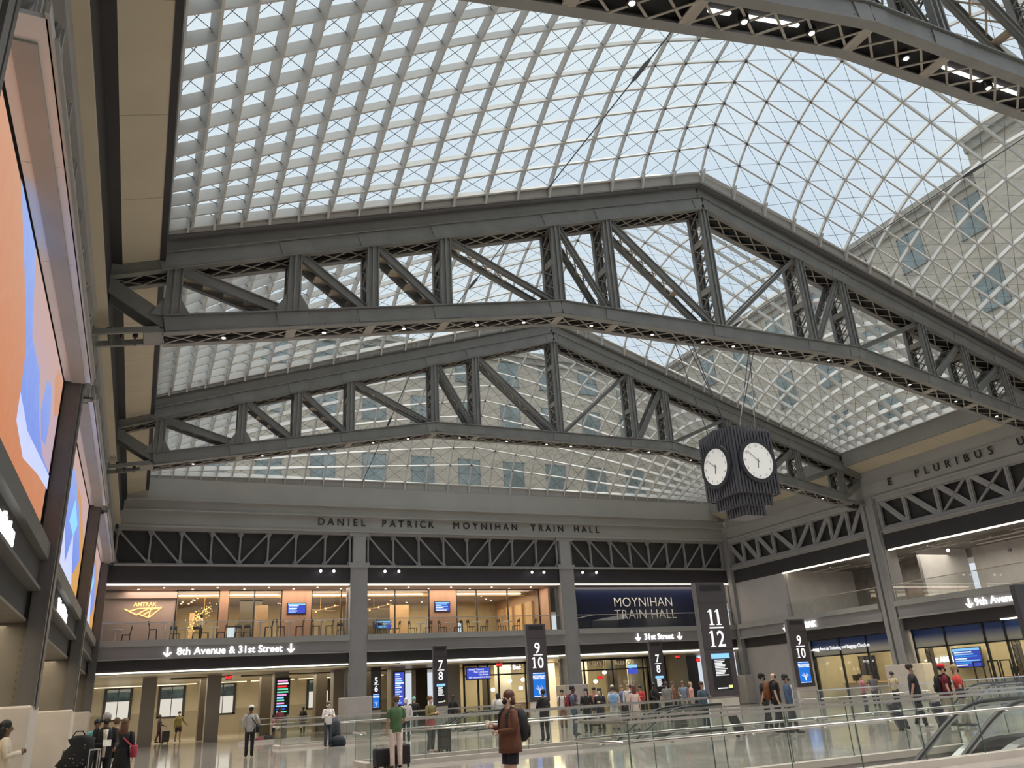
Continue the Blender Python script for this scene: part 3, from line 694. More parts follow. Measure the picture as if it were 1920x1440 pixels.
for n, (a, c) in enumerate(((36.25, 49.3), (22.4, 35.05))):
    t = thing('gallery_front', 'grey balcony front on the right-hand wall %s the ribbed column' % ('beyond' if n == 0 else 'nearer than'), 'balcony', (40.4, a, 4.45), 'balcony fronts')
    MB().box(40.3, 40.9, a, c, 4.47, 5.12).build('fascia_panel', M['fascia'], t); MB().box(40.12, 40.9, a, c, 5.12, 5.42).build('ledge', M['cornice'], t); MB().box(40.18, 40.9, a, c, 4.42, 4.5).build('lower_trim', M['cornice'], t)
    MB().box(40.55, 40.9, a, c, 3.78, 4.42).build('dark_panel', M['dark'], t)
    t = thing('glass_railing', 'glass railing on the right-hand gallery %s the ribbed column' % ('beyond' if n == 0 else 'nearer than'), 'railing', (40.3, a, 5.42), 'gallery railings')
    k = round((min(c, 44)-a)/2.4)
    for i in range(k):
        y0 = a+(min(c, 44.1)-a)*i/k; y1 = a+(min(c, 44.1)-a)*(i+1)/k; MB().box(40.3, 40.32, y0+.02, y1-.02, 5.42, 6.35).build('glass_panel', M['G_rail'], t)
    MB().box(40.28, 40.34, a, min(c, 44.1), 6.35, 6.39).build('top_rail', M['chrome'], t)
S1('wall_right_gallery', [(40.5, 40.7, 44.1, 49.3, 5.4, 8.42)], M['grayplaster'], 'grey plaster wall at the far end of the right-hand gallery', 'wall')
S1('wall_right_ground', [(40.6, 40.9, 43.1, 49.3, 0, 3.8)], M['grayplaster'], 'grey plaster wall beside the ticket office', 'wall')
# unfinished rooms on the right-hand gallery
S1('wall_unfinished', [(40.7, 47, 43.9, 44.1, 5.4, 8.5)], M['white_board'], 'pale drywall return of the unfinished gallery room', 'wall')
S1('wall_unfinished_back', [(46.8, 47, 21, 34.2, 5.4, 8.5), (42.6, 46.8, 34.6, 34.8, 5.4, 8.5)], M['white_board'], 'taped drywall at the back of the unfinished gallery room', 'wall')
S1('wall_unfinished_dark', [(46.8, 47, 34.8, 43.9, 5.4, 8.5), (42.0, 46.8, 25.3, 25.5, 5.4, 8.5)], M['concrete'], 'dark concrete wall of the unfinished gallery room', 'wall')
S1('ceiling_unfinished', [(40.7, 47.2, 21, 49, 8.5, 8.6)], M['concrete'], 'raw concrete ceiling of the unfinished gallery room', 'ceiling')
S1('floor_gallery', [(40.4, 47.2, 21, 49.5, 5.3, 5.4), (-2.4, 41, 50.1, 61, 5.3, 5.42)], M['concrete'], 'floors of the upper galleries', 'floor')
for n, (x, y) in enumerate(((42.5, 41), (43.5, 38.5), (42.2, 33), (43.6, 30), (43, 27))):
    b = MB()
    for k in range(5): 
        zz = 8.15+random.random()*.25; b.tube([(x+k*.3-.6, y-1.6, zz), (x+k*.3-.6+random.uniform(-.2,.2), y+1.4, zz)], .03+.03*random.random(), 7)
    b.box(x-.7, x+.9, y-.05, y+.05, 8.3, 8.36)
    tag(b.build('ceiling_pipes', M['chrome']), 'bundle of exposed pipes under the raw ceiling of the unfinished room', 'pipes', 'exposed ceiling pipes')
for n, (x, y) in enumerate(((43.2, 38.6), (42.6, 32.6))):
    t = thing('work_lamp', 'bare bright work lamp in the unfinished room %s' % ('behind the dark opening' if n == 0 else 'with white drywall'), 'lamp', (x, y, 8.0)); MB().ball((x, y, 8.0), .09).build('bulb', glow('work_bulb%d' % n, (1, .97, .9), 14), t); MB().tube([(x, y, 8.05), (x, y, 8.45)], .015, 5).build('cord', M['black'], t)
for n, (x, y) in enumerate(((44.5, 30.2), (44.8, 27.5))):
    t = thing('pendant_box', 'small black junction box hanging on a cord before white drywall', 'junction box', (x, y, 7.6), 'hanging junction boxes'); MB().box(x-.07, x+.07, y-.07, y+.07, 7.55, 7.72).build('box', M['black'], t); MB().tube([(x, y, 7.7), (x, y, 8.5)], .012, 5).build('cord', M['black'], t)
# ---- buildings outside the glass
def building(label, wins, wall_boxes, axis, face, z_rows, w, h, capz):
    t = thing('brick_building', label, 'building', (wall_boxes[0][0], wall_boxes[0][2], 4)); b = MB()
    for q in wall_boxes: b.box(*q)
    b.build('wall', M['brick'], t)
    m = MB(); q = wall_boxes[0]
    if axis == 0: m.box(q[0], q[1], face-.5, face+.2, capz-.55, capz); m.box(q[0], q[1], face-.25, face+.2, capz-1.1, capz-.55)
    else: m.box(face-.5, face+.2, q[2], q[3], capz-.55, capz); m.box(face-.25, face+.2, q[2], q[3], capz-1.1, capz-.55)
    m.build('cornice', M['stone_cap'], t)
    for z in z_rows:
        for s in wins:
            f = MB(); g = MB()
            def bx(m_, a, c, z0, z1, d0, d1):
                if axis == 0: m_.box(a, c, face-d1, face-d0, z0, z1)
                else: m_.box(face-d1, face-d0, a, c, z0, z1)
            bx(f, s-w/2-.08, s+w/2+.08, z-.1, z, 0, .12); bx(f, s-w/2, s-w/2+.08, z, z+h, .0, .05); bx(f, s+w/2-.08, s+w/2, z, z+h, .0, .05); bx(f, s-.05, s+.05, z, z+h, 0, .05); bx(f, s-w/2, s+w/2, z+h*.45, z+h*.45+.08, 0, .05); bx(f, s-w/2, s+w/2, z+h-.1, z+h, 0, .05)
            o = f.build('window', M['winframe'], t); bx(g, s-w/2+.05, s+w/2-.05, z, z+h-.05, .005, .03); g.build('pane', M['pane'], o)
    return t
M['stone_cap'] = mat('cornice_stone', (.38,.35,.30), .8, noise=.08)
M['winframe'] = mat('window_frame_grey', (.22,.25,.25), .5)
M['pane'] = mat('window_glass_dark', (.22,.265,.26), .12, spec=.9, noise=.35, nscale=.5)
building('buff brick building with rows of sash windows beyond the end of the roof', [3.67+4.3*i for i in range(-1, 10)], [(-12, 50, 64, 66.5, 8, 32.2)], 0, 64, [18.75, 24.35, 28.7], 2.05, 2.5, 32.2)
building('buff brick wing with shadowy cornice seen through the right side of the skylight', [28.4+4.7*i for i in range(0, 7)], [(47.2, 50, 26.55, 63.4, 8, 32.2)], 1, 47.2, [17.5, 22.6, 27.9], 1.9, 2.7, 32.2)
building('nearer stepped brick pavilion at the right edge of the skylight', [11.5, 16.5, 21.5], [(45.6, 50, -6, 26.5, 8, 33.4)], 1, 45.6, [17.5, 22.6, 27.9], 1.9, 2.7, 33.4)
# ================================================================== ARCADE UNDER THE END-WALL GALLERY
S1('ceiling_arcade', [(-6, 41, 50.3, 67, 3.62, 3.72)], M['ceil'], 'cream reflective ceiling of the arcade', 'ceiling')
WX = [-1.03, 2.5, 6.02, 9.54, 13.06, 16.58]
b = MB(); bb = MB(); xs = [-6]
for x in WX: xs += [x-.92, x+.92]
xs.append(19.2)
for i in range(0, len(xs), 2): b.box(xs[i], xs[i+1], 67, 67.4, 1.75, 3.62); bb.box(xs[i], xs[i+1], 67, 67.4, 0, 1.75)
for x in WX: bb.box(x-.92, x+.92, 67, 67.4, 0, 1.38); b.box(x-.92, x+.92, 67, 67.4, 3.52, 3.62)
bb.box(-6, 19.2, 66.8, 67, 0, .12)
struct('wall_arcade', b, M['arcade'], 'tan upper wall of the arcade between the street windows', 'wall'); struct('wall_arcade_base', bb, M['arcade_base'], 'darker stone base of the arcade wall', 'wall')
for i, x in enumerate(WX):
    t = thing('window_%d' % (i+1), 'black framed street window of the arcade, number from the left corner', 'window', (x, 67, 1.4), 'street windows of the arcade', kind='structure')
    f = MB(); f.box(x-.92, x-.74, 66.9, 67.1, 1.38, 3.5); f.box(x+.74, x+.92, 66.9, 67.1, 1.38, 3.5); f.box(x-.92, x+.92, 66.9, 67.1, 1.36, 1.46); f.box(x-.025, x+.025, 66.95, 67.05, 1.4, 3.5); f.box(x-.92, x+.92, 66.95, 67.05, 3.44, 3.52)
    f.build('window_frame', M['black'], t); MB().box(x-.74, x+.74, 67.0, 67.02, 2.62, 3.5).build('pane', M['G_shop'], t); MB().box(x-.74, x+.74, 67.0, 67.02, 1.4, 2.62).build('glowing_lower_pane', M['street_pane_glow'] if 'street_pane_glow' in M else M.setdefault('street_pane_glow', glow('daylight_glow_lower', (.95,.90,.78), .62)), t)  # lower pane glows by itself in place of daylight on the street wall
    o = MB().box(x-1.6, x+1.6, 66.7, 66.78, 3.56, 3.60).build('cove_light', M['strip_soft'] if 'strip_soft' in M else M.setdefault('strip_soft', glow('soft_cove', (1, .82, .5), 2.0))); tag(o, 'soft cove light above a street window of the arcade', 'light strip', 'cove lights of the arcade')
tag(MB().box(-8, 22, 73.5, 74, 0, 2.75).build('street_wall', M['white']), 'bright pale wall seen through the street windows', 'wall')
tag(MB().box(-8, 22, 75, 75.5, 0, 9).build('street_facade', mat('street_facade_mat', (.12,.16,.16), .5, noise=.6, nscale=1.5)), 'greenish facade across the street behind the windows', 'building')
for i, (x, y, dx) in enumerate(((.74, 53.0, .76), (4.25, 53.0, .76), (8.1, 53.0, .84), (11.65, 53.0, .78), (15.4, 53.0, .92), (19.1, 53.0, .88))):
    o = MB().box(x-dx/2, x+dx/2, y, y+1.0, 0, 3.62).build('arcade_pier', M['pier']); tag(o, 'taupe stone pier at the front of the arcade', 'pier', 'front piers of the arcade')
for i, (a, c) in enumerate(((3.75, 4.5), (7.43, 8.16), (10.96, 11.66), (14.31, 15.11), (17.82, 18.67))):
    o = MB().box(a, c, 57, 58, 0, 3.62).build('arcade_pier', M['pier_dark']); tag(o, 'dark bronze pier deeper in the arcade', 'pier', 'rear piers of the arcade')
for i, x in enumerate((2.0, 6.1, 9.6, 13.2, 17)):
    o = MB().box(x-.12, x+3.4, 55.0+.4*i, 55.25+.4*i, 3.52, 3.62).build('ceiling_beam', M['pier_dark']); tag(o, 'dark slot across the arcade ceiling', 'ceiling beam', 'ceiling slots of the arcade')
# exit signs
for i, (x, y, z, lab) in enumerate(((4.95, 52.2, 3.42, 'red exit sign hanging under the arcade ceiling in the left bay'), (21.9, 51.6, 3.45, 'red exit sign in front of the corner shop'), (36.0, 51.5, 3.45, 'red exit sign at the right end of the arcade'), (38.6, 52.6, 3.2, 'dim red exit sign inside the dark opening'))):
    t = thing('exit_sign', lab, 'exit sign', (x, y, z)); MB().box(x-.2, x+.2, y, y+.05, z-.12, z+.12).build('case', M['black'], t); MB().box(x-.01, x+.01, y+.01, y+.03, z+.1, 3.64).build('stem', M['black'], t); text('EXIT', 'letters', .2, (x, y-.01, z-.07), FRONT, M['red_glow'], t, .004, 'CENTER', .012)
# ---- displays
def rows(parent, x0, x1, z0, z1, y, n, mats, facing=FRONT, seed=1, ragged=.6):
    rnd = random.Random(seed)
    rx, ry, rz = [Vector(v) for v in facing]
    for k in range(n):
        z = z1-(z1-z0)*(k+.5)/n; h = (z1-z0)/n*.55; w = (x1-x0)*(1-ragged*rnd.random())
        m = MB(); a = [Vector((x0, 0, z-h/2)), Vector((x0+w, 0, z-h/2)), Vector((x0+w, 0, z+h/2)), Vector((x0, 0, z+h/2))]
        base = Vector(y)
        pts = [base+rx*p.x+ry*p.z+rz*.004 for p in a]; m.quad(*pts); m.build('text_row', mats[k % len(mats)], parent)
def display(name, label, c, w, h, facing, panel, content, case=M['black']):
    """flat screen centred at c; content is a callable that adds lit pieces"""
    rx, ry, rz = [Vector(v) for v in facing]; c = Vector(c)
    t = thing(name, label, 'screen', c)
    def bx(m_, x0, x1, z0, z1, d0, d1):
        a = [c+rx*x0+ry*z0+rz*d0, c+rx*x1+ry*z0+rz*d0, c+rx*x1+ry*z1+rz*d0, c+rx*x0+ry*z1+rz*d0]; b_ = [p+rz*(d1-d0) for p in a]; m_.hexa(a, b_)
    m = MB(); bx(m, -w/2-.05, w/2+.05, -h/2-.05, h/2+.05, -.08, 0); m.build('case', case, t)
    m = MB(); bx(m, -w/2, w/2, -h/2, h/2, 0, .012); m.build('panel', panel, t)
    content(t, c, w, h, rx, ry, rz, facing); return t
def timetable(cols, n, split=.15, seed=3):
    def f(t, c, w, h, rx, ry, rz, facing):
        m = MB(); a = c+rz*.016
        m.quad(a-rx*w/2+ry*h*(.5-split), a+rx*w/2+ry*h*(.5-split), a+rx*w/2+ry*h*.5, a-rx*w/2+ry*h*.5); m.build('header', M['cyan_glow'], t)
        rows(t, -w/2+.05*w, w/2-.05*w, -h*.46, h*(.5-split-.02), a, n, cols, facing, seed)
    return f
def poster(t, c, w, h, rx, ry, rz, facing):
    a = c+rz*.016
    text('MOYNIHAN', 'title', w*.19, a+ry*h*.31, facing, M['white_soft'], t, .002, 'CENTER', .003); text('TRAIN HALL', 'title', w*.19, a+ry*h*.235, facing, M['white_soft'], t, .002, 'CENTER', .003)
    m = MB()      # branching emblem: three nested arches on stems
    for k, s in enumerate((.10, .19, .28)):
        for sg in (-1, 1):
            pts = []
            for i in range(8):
                q = i/7; pts.append(a+rx*sg*w*(.03+s*1.15*math.sin(q*PI/2)*(q)) + ry*h*(-.38+.1*k*0+.36*q**.7-.06*q*q*(k)))
            m.tube(pts, w*.010, 4)
    m.tube([a-ry*h*.4, a-ry*h*.1], w*.010, 4); m.build('emblem', M['white_soft'], t)
    m = MB()
    for zz in (.47, -.47): m.quad(a-rx*w*.48+ry*h*(zz-.012), a+rx*w*.48+ry*h*(zz-.012), a+rx*w*.48+ry*h*(zz+.012), a-rx*w*.48+ry*h*(zz+.012))
    m.build('border_line', M['white_soft'], t)
ALT = [M['pink_glow'], M['white_soft'], M['red_glow'], M['green_glow'], M['green_glow'], M['pink_glow'], M['cyan_glow'], M['green_glow'], M['pink_glow'], M['cyan_glow'], M['dkblue_glow'], M['green_glow']]
display('departure_board', 'tall screen with red, green and pink rows on a pier in the left bay', (8.18, 52.90, 2.24), .74, 2.0, FRONT, M['black'], lambda *a: rows(a[0], -.34, .34, -.95, .95, a[1]+a[6]*.016, 12, ALT, FRONT, 4, .45))
display('departure_board', 'tall blue and white screen on the pier right of the 5/6 pylon', (15.45, 52.90, 2.32), .62, 1.95, FRONT, M['dkblue_glow'], lambda *a: rows(a[0], -.28, .28, -.92, .92, a[1]+a[6]*.016, 14, [M['white_soft'], M['cyan_glow']], FRONT, 6, .6))
def wayf(t, c, w, h, rx, ry, rz, facing):
    a = c+rz*.016
    for k, (s, al) in enumerate((('Amtrak Ticketing', 'LEFT'), ('Main Concourse', 'RIGHT'), ('31st Street', 'RIGHT'), ('8th Avenue & 31st Street', 'LEFT'))):
        text(s, 'text_row', .15, a+rx*(-w*.42 if al == 'LEFT' else w*.42)+ry*h*(.30-.24*k), facing, M['white_soft'], t, .002, al)
    for sx in (-.6, .6): MB().tube([c+rx*sx+ry*h/2-rz*.04, c+rx*sx+ry*(3.64-c.z)-rz*.04], .015, 5).build('hanger', M['black'], t)
display('wayfinding_screen', 'purple and blue wayfinding sign hanging before the corner shop', (20.55, 52.0, 2.98), 1.62, .68, FRONT, M['dkblue_glow'], wayf)
display('wall_screen', 'small blue timetable screen on the wide wood pier left of the left bay column', (8.62, 51.85, 7.25), 1.05, .58, FRONT, M['dkblue_glow'], timetable([M['white_soft'], M['cyan_glow']], 6, .14, 5))
display('wall_screen', 'small blue timetable screen on the wood pier of the middle bay', (18.1, 51.85, 7.25), 1.0, .58, FRONT, M['dkblue_glow'], timetable([M['cyan_glow'], M['white_soft']], 6, .14, 8))
# ---- shops along the arcade
def shopfront(label, xs, y, z1, zt, doors=()):
    t = thing('shopfront', label, 'shopfront', (xs[0], y, 0)); f = MB()
    for i, x in enumerate(xs): 
        m = MB(); m.box(x-.05, x+.05, y-.05, y+.08, 0, z1); m.build('mullion', M['black'], t)
    MB().box(xs[0], xs[-1], y-.04, y+.06, zt-.04, zt+.05).build('transom', M['black'], t); MB().box(xs[0], xs[-1], y-.05, y+.08, z1-.14, z1+.05).build('head_rail', M['black'], t)
    for a, c in zip(xs[:-1], xs[1:]):
        MB().box(a+.05, c-.05, y, y+.015, 0.05, zt-.04).build('pane', M['G_shop'], t); MB().box(a+.05, c-.05, y, y+.015, zt+.05, z1-.14).build('pane', M['G_shop'], t)
    return t
shopfront('black framed glass shopfront around the corner shop with globe lamps', [19.9, 20.9, 21.6, 22.4, 24.4, 25.9], 53.0, 3.62, 2.86)
shopfront('black framed bakery shopfront in the right bay of the end wall', [27.1, 29.0, 31.3, 33.9, 34.5], 53.0, 3.62, 2.84)
S1('wall_shop', [(19.6, 36.2, 58, 58.2, 0, 3.62), (36.2, 37.4, 52.4, 58, 0, 3.62), (19.5, 19.7, 53.2, 58, 0, 3.62)], M['arcade'], 'tan inner walls of the arcade shops', 'wall')
S1('wall_dark_opening', [(34.5, 36.2, 53.4, 53.6, 0, 3.62), (37.4, 41, 56, 56.2, 0, 3.62), (22.5, 23.0, 56, 56.3, 0, 3.6), (32.0, 32.9, 55, 55.2, 0, 3.62)], M['pier_dark'], 'dark bronze walls in and beside the shops', 'wall')
S1('wall_shop_panels', [(23.0, 24.2, 55.0, 55.2, 0, 3.6), (33.2, 34.4, 54.0, 54.1, 0, 3.6), (30.2, 31.2, 56.5, 56.7, 0, 3.6), (27.2, 28.2, 56, 56.2, 0, 3.6)], M['stone'], 'pale panels inside the arcade shops', 'wall')
for (s, x, z, sz, m, lab) in (('KERY', 29.3, 3.1, .5, M['silverletter'], 'silver bakery letters over the shop glass in the right bay'), ('LACI', 25.0, 3.05, .5, M['silverletter'], 'silver shop letters beside the middle 9/10 pylon'), ('THE HENLEY', 22.9, 3.15, .01, M['white_glow'], ''), ('ALEHOU', 31.5, 3.1, .42, M['silverletter'], 'dim shop name letters on the dark shopfront'), ):
    if not lab: continue
    t = thing('shop_lettering', lab, 'lettering', (x, 52.9, z)); text(s, 'letters', sz, (x, 52.9, z), FRONT, m, t, .02, 'LEFT')
t = thing('shop_lettering', 'white lit script name above the corner shop', 'lettering', (22.7, 52.9, 3.2)); text('Le Bec', 'letters', .42, (22.9, 52.9, 3.15), FRONT, M['white_glow'], t, .02, 'LEFT', .008)
for i, (x, y, z) in enumerate(((23.9, 54.6, 2.45), (23.4, 56.5, 1.95), (25.0, 55.2, 1.95), (25.3, 55.4, 2.5), (26.3, 55.5, 2.05), (28.2, 55, 2.5), (30.7, 54.5, 2.1), (31.8, 55, 2.7))):
    t = thing('globe_lamp', 'warm glowing globe lamp hanging inside the shops', 'pendant lamp', (x, y, z), 'globe lamps in the shops')
    MB().ball((x, y, z), .16, 1, 1, .8).build('globe', M['lamp'], t, smooth=True); MB().tube([(x, y, z+.12), (x, y, 3.6)], .012, 5).build('stem', M['brass'], t)
t = thing('exit_sign', 'red sign inside the bakery window', 'exit sign', (30.8, 54, 2.4)); MB().box(30.6, 31.05, 54, 54.04, 2.25, 2.45).build('case', M['black'], t); text('EXIT', 'letters', .22, (30.82, 53.98, 2.28), FRONT, M['red_glow'], t, .004, 'CENTER', .01)
for i, (x, y) in enumerate(((25.2, 54.6), (29.6, 54.8))):
    t = thing('shop_counter', 'counter with shelves inside the %s shop' % ('corner' if i == 0 else 'bakery'), 'counter', (x, y, 0)); MB().box(x-.8, x+.8, y, y+.6, 0, 1.0).build('base', M['wood'], t, bevel=.01); MB().box(x-.85, x+.85, y-.05, y+.65, 1.0, 1.05).build('top', M['stone'], t)
    MB().box(x-.7, x+.7, y+1.5, y+1.55, 1.2, 1.25).box(x-.7, x+.7, y+1.5, y+1.75, 1.7, 1.75).box(x-.72, x-.68, y+1.5, y+1.75, 0, 2.1).box(x+.68, x+.72, y+1.5, y+1.75, 0, 2.1).build('shelf', M['wood'], t)
# directory totem by the bakery
t = thing('directory_sign', 'slim directory post with blue lit boards beside the bakery', 'sign', (32.0, 51.5, 0)); MB().box(31.9, 32.0, 51.5, 51.6, 0, 3.0).build('post', M['chrome'], t); MB().box(31.75, 32.45, 51.45, 51.55, 2.85, 3.05).build('board', M['cyan_glow'], t); MB().box(31.75, 32.45, 51.45, 51.55, 2.45, 2.8).build('board', M['dkblue_glow'], t)
t = thing('menu_board', 'dark chalk board with pale script beside the right 7/8 pylon', 'sign', (34.9, 52.6, 1)); MB().box(34.2, 35.7, 52.6, 52.66, .6, 2.6).build('panel', M['navy'], t); text('butcher', 'letters', .38, (34.3, 52.58, 1.9), FRONT, M['white_soft'], t, .004, 'LEFT')
# ================================================================== LOUNGE ON THE END-WALL GALLERY
S1('ceiling_gallery', [(-2.2, 27, 50.3, 61, 8.38, 8.48), (27, 41, 50.3, 52, 8.44, 8.5)], M['taupe'], 'ceiling of the upper gallery', 'ceiling')
S1('wall_lounge_left', [(-2.4, 1.68, 52, 52.25, 5.4, 8.4)], M['taupe'], 'taupe wall panel carrying the amber emblem', 'wall')
S1('trim_13', [(-2.2, 1.72, 51.75, 52.0, 7.92, 8.25)], M['taupe'], 'boxed ledge above the amber emblem', 'trim')
S1('wall_lounge', [(4.1, 4.62, 51.9, 52.3, 5.4, 8.4), (7.75, 9.52, 51.9, 52.3, 5.4, 8.4), (17.25, 19.1, 51.9, 52.3, 5.4, 8.4), (25.35, 25.5, 50.6, 60, 5.4, 8.4)], M['wood'], 'brown wood panelled piers of the lounge front', 'wall')
S1('wall_lounge_back', [(1.7, 25.4, 60, 60.2, 5.4, 8.4), (1.68, 1.8, 52.2, 60, 5.4, 8.4)], mat('lounge_back', (.42,.33,.20), .6, noise=.15, nscale=1), 'warm back wall of the lounge', 'wall')
S1('wall_lounge_panels', [(5.8, 7.2, 57, 57.2, 5.4, 8.4), (12.8, 16.2, 57.5, 57.7, 5.4, 7.8)], M['pier_dark'], 'dark partitions inside the lounge', 'wall')
S1('wall_lounge_light', [(6.35, 7.1, 53.2, 53.3, 5.4, 7.6), (15.6, 16.9, 55.5, 55.7, 5.4, 7.8), (2.7, 3.0, 56, 56.2, 5.4, 7.5)], M['wood_light'], 'light wood panels inside the lounge', 'wall')
S1('wall_lounge_side', [(25.2, 25.36, 53.0+1.75*i, 54.1+1.75*i, 5.5, 7.7) for i in range(4)], M['wood_light'], 'row of tall light panels on the right side of the lounge', 'wall')
for (xs, lab) in (([1.72, 4.08], 'left lounge window beside the amber emblem'), ([4.62, 6.1, 7.72], 'lounge window and glass door left of the wide wood pier'), ([9.55, 11.4], 'lounge window just left of the left column'), ([12.6, 14.9, 17.2], 'lounge window just right of the left column'), ([19.15, 20.6, 22.9, 25.3], 'wide lounge window right of the second wood pier')):
    t = thing('lounge_window', lab, 'window', (xs[0], 52, 5.4))
    for x in xs: MB().box(x-.035, x+.035, 51.95, 52.05, 5.42, 8.38).build('mullion', M['black'], t)
    for a, c in zip(xs[:-1], xs[1:]): MB().box(a+.04, c-.04, 51.99, 52.0, 5.45, 8.35).build('pane', M['G_shop'], t)
    MB().box(xs[0], xs[-1], 51.95, 52.05, 8.33, 8.4).build('head_rail', M['black'], t)
for (a, c) in ((1.8, 7.7), (9.55, 17.2), (19.2, 24.5)):
    o = MB().box(a, c, 53.2, 53.35, 8.2, 8.27).build('cove_light', M['strip']); tag(o, 'thin warm cove light inside the lounge ceiling', 'light strip', 'cove lights of the lounge')
S1('trim_14', [(1.8, 25.2, 53.35, 53.5, 8.1, 8.38)], M['wood_light'], 'dropped ceiling edge inside the lounge', 'trim')
rnd = random.Random(5); dl0 = None; pts = []
for i in range(18): pts.append((-.5+1.45*i+(0 if i % 2 else .12), 50.75 if i % 2 else 51.4, 8.37, 'under the gallery ceiling'))
for i in range(26): pts.append((2.2+rnd.random()*22.6, 54+rnd.random()*5.2, 8.36, 'inside the lounge'))
for i in range(6): pts.append((3.3-.12*i, 53.6+i*1.0, 8.36, 'inside the lounge'))
for (x, y, z, w) in pts:
    if dl0 is None:
        dl0 = thing('downlight', '', 'downlight', (x, y, z)); MB().cyl((x, y, z-.02), .06, .03, 10).build('lens', M['lamp'], dl0); MB().tube([(x+.075*math.cos(a*PI/5), y+.075*math.sin(a*PI/5), z-.01) for a in range(10)], .012, 4, closed=True).build('trim_ring', M['white'], dl0); s = dl0
    else: s = copy_tree(dl0)
    s.location = (x, y, z); s['label'] = 'tiny warm recessed downlight '+w; s['group'] = 'downlights '+w
# amber winged emblem
t = thing('amber_emblem', 'amber neon outline emblem with lettering on the taupe lounge wall', 'sign', (0, 51.9, 7.3)); m = MB()
def em(pts): m.tube([(x, 51.965, z) for x, z in pts], .03, 5)
em([(-1.0,7.35),(-.75,7.22),(-.3,7.36),(.35,7.38)]); em([(-.75,7.22),(-.35,7.02),(.1,7.28),(.35,7.38)]); em([(-.1,7.0),(.3,6.85),(.38,7.38)]); em([(.38,7.38),(.95,7.42),(.35,6.88)]); em([(.35,7.3),(.95,7.42)]); em([(-.2,7.08),(-.05,6.95),(.3,7.2)])
m.build('outline', M['gold_glow'], t); text('AMTRAK', 'letters', .3, (.05, 51.98, 7.5), FRONT, M['gold_glow'], t, .01, 'CENTER', .005)
# golden bubble chandelier and branch chandeliers
t = thing('bubble_chandelier', 'cascade of glittering gold drops behind the left lounge window', 'chandelier', (3.7, 54, 7.3))
m = MB(); 
for i in range(110):
    q = rnd.random(); x = 2.7+1.0*q+rnd.gauss(0, .16); z = 6.35+1.3*q+rnd.gauss(0, .16); m.ball((x, 54+rnd.gauss(0, .2), z), .022+.02*rnd.random(), n=6, m=4)
m.build('gold_drops', M['gold_glow'], t, kind='stuff'); MB().tube([(3.4, 54, 7.6), (3.4, 54, 8.4)], .015, 5).build('stem', M['brass'], t)
for i, (x, z) in enumerate(((10.4, 7.3), (13.9, 7.35))):
    t = thing('branch_chandelier', 'horizontal branch chandelier with amber lamps behind the lounge glass', 'chandelier', (x, 53.5, z), 'branch chandeliers'); m = MB(); m.tube([(x-1.1, 53.5, z-.35), (x, 53.5, z), (x+1.2, 53.5, z+.28)], .05, 6); m.tube([(x-.6, 53.4, z), (x+1.0, 53.7, z-.05)], .035, 6); m.build('branch', M['wood'], t)
    for k in range(4): MB().ball((x-.9+.6*k, 53.4, z-.3+.19*k), .06, n=8, m=6).build('bulb', M['gold_glow'], t)
    MB().tube([(x, 53.5, z), (x, 53.5, 8.38)], .012, 5).build('stem', M['brass'], t)
display('wall_screen', 'blue screen low inside the lounge behind the middle bay tables', (14.7, 54, 6.35), .95, .5, FRONT, M['dkblue_glow'], timetable([M['cyan_glow'], M['green_glow']], 4, .2, 3))
for i, (x, y, w) in enumerate(((5.5, 59.9, .8), (10.4, 59.9, 1.3), (20.8, 59.9, .9), (22.1, 59.9, .7))):
    t = thing('lounge_street_window', 'small bright window at the back of the lounge', 'window', (x, y, 5.5), 'bright windows at the back of the lounge'); MB().box(x-w/2, x+w/2, y, y+.05, 5.6, 6.9).build('daylight_glow_pane', M['lounge_pane_glow'] if 'lounge_pane_glow' in M else M.setdefault('lounge_pane_glow', glow('daylight_glow_pane', (.85,.92,1), .9)), t)  # pane emits its own glow, standing for daylight outside
    m = MB(); m.box(x-w/2-.08, x-w/2, y-.05, y+.05, 5.5, 7.0); m.box(x+w/2, x+w/2+.08, y-.05, y+.05, 5.5, 7.0); m.box(x-w/2, x+w/2, y-.05, y+.05, 6.9, 7.0); m.box(x-w/2, x+w/2, y-.05, y+.05, 6.2, 6.25); m.build('frame', M['black'], t)
# navy wall with the hall's name
S1('wall_navy', [(27.1, XR, 50.9, 51.1, 5.4, 8.5)], M['navy'], 'dark navy wall of the right gallery bay', 'wall')
t = thing('hall_name', 'large pale letters reading MOYNIHAN TRAIN HALL on the navy wall', 'lettering', (30.7, 50.86, 7.0)); 
text('MOYNIHAN', 'letters', .95, (30.65, 50.86, 6.98), FRONT, M['silverletter'], t, .01, 'LEFT', -.012, .98, 1.02); text('TRAIN HALL', 'letters', .95, (30.65, 50.86, 6.12), FRONT, M['silverletter'], t, .01, 'LEFT', -.012, .98, 1.03)
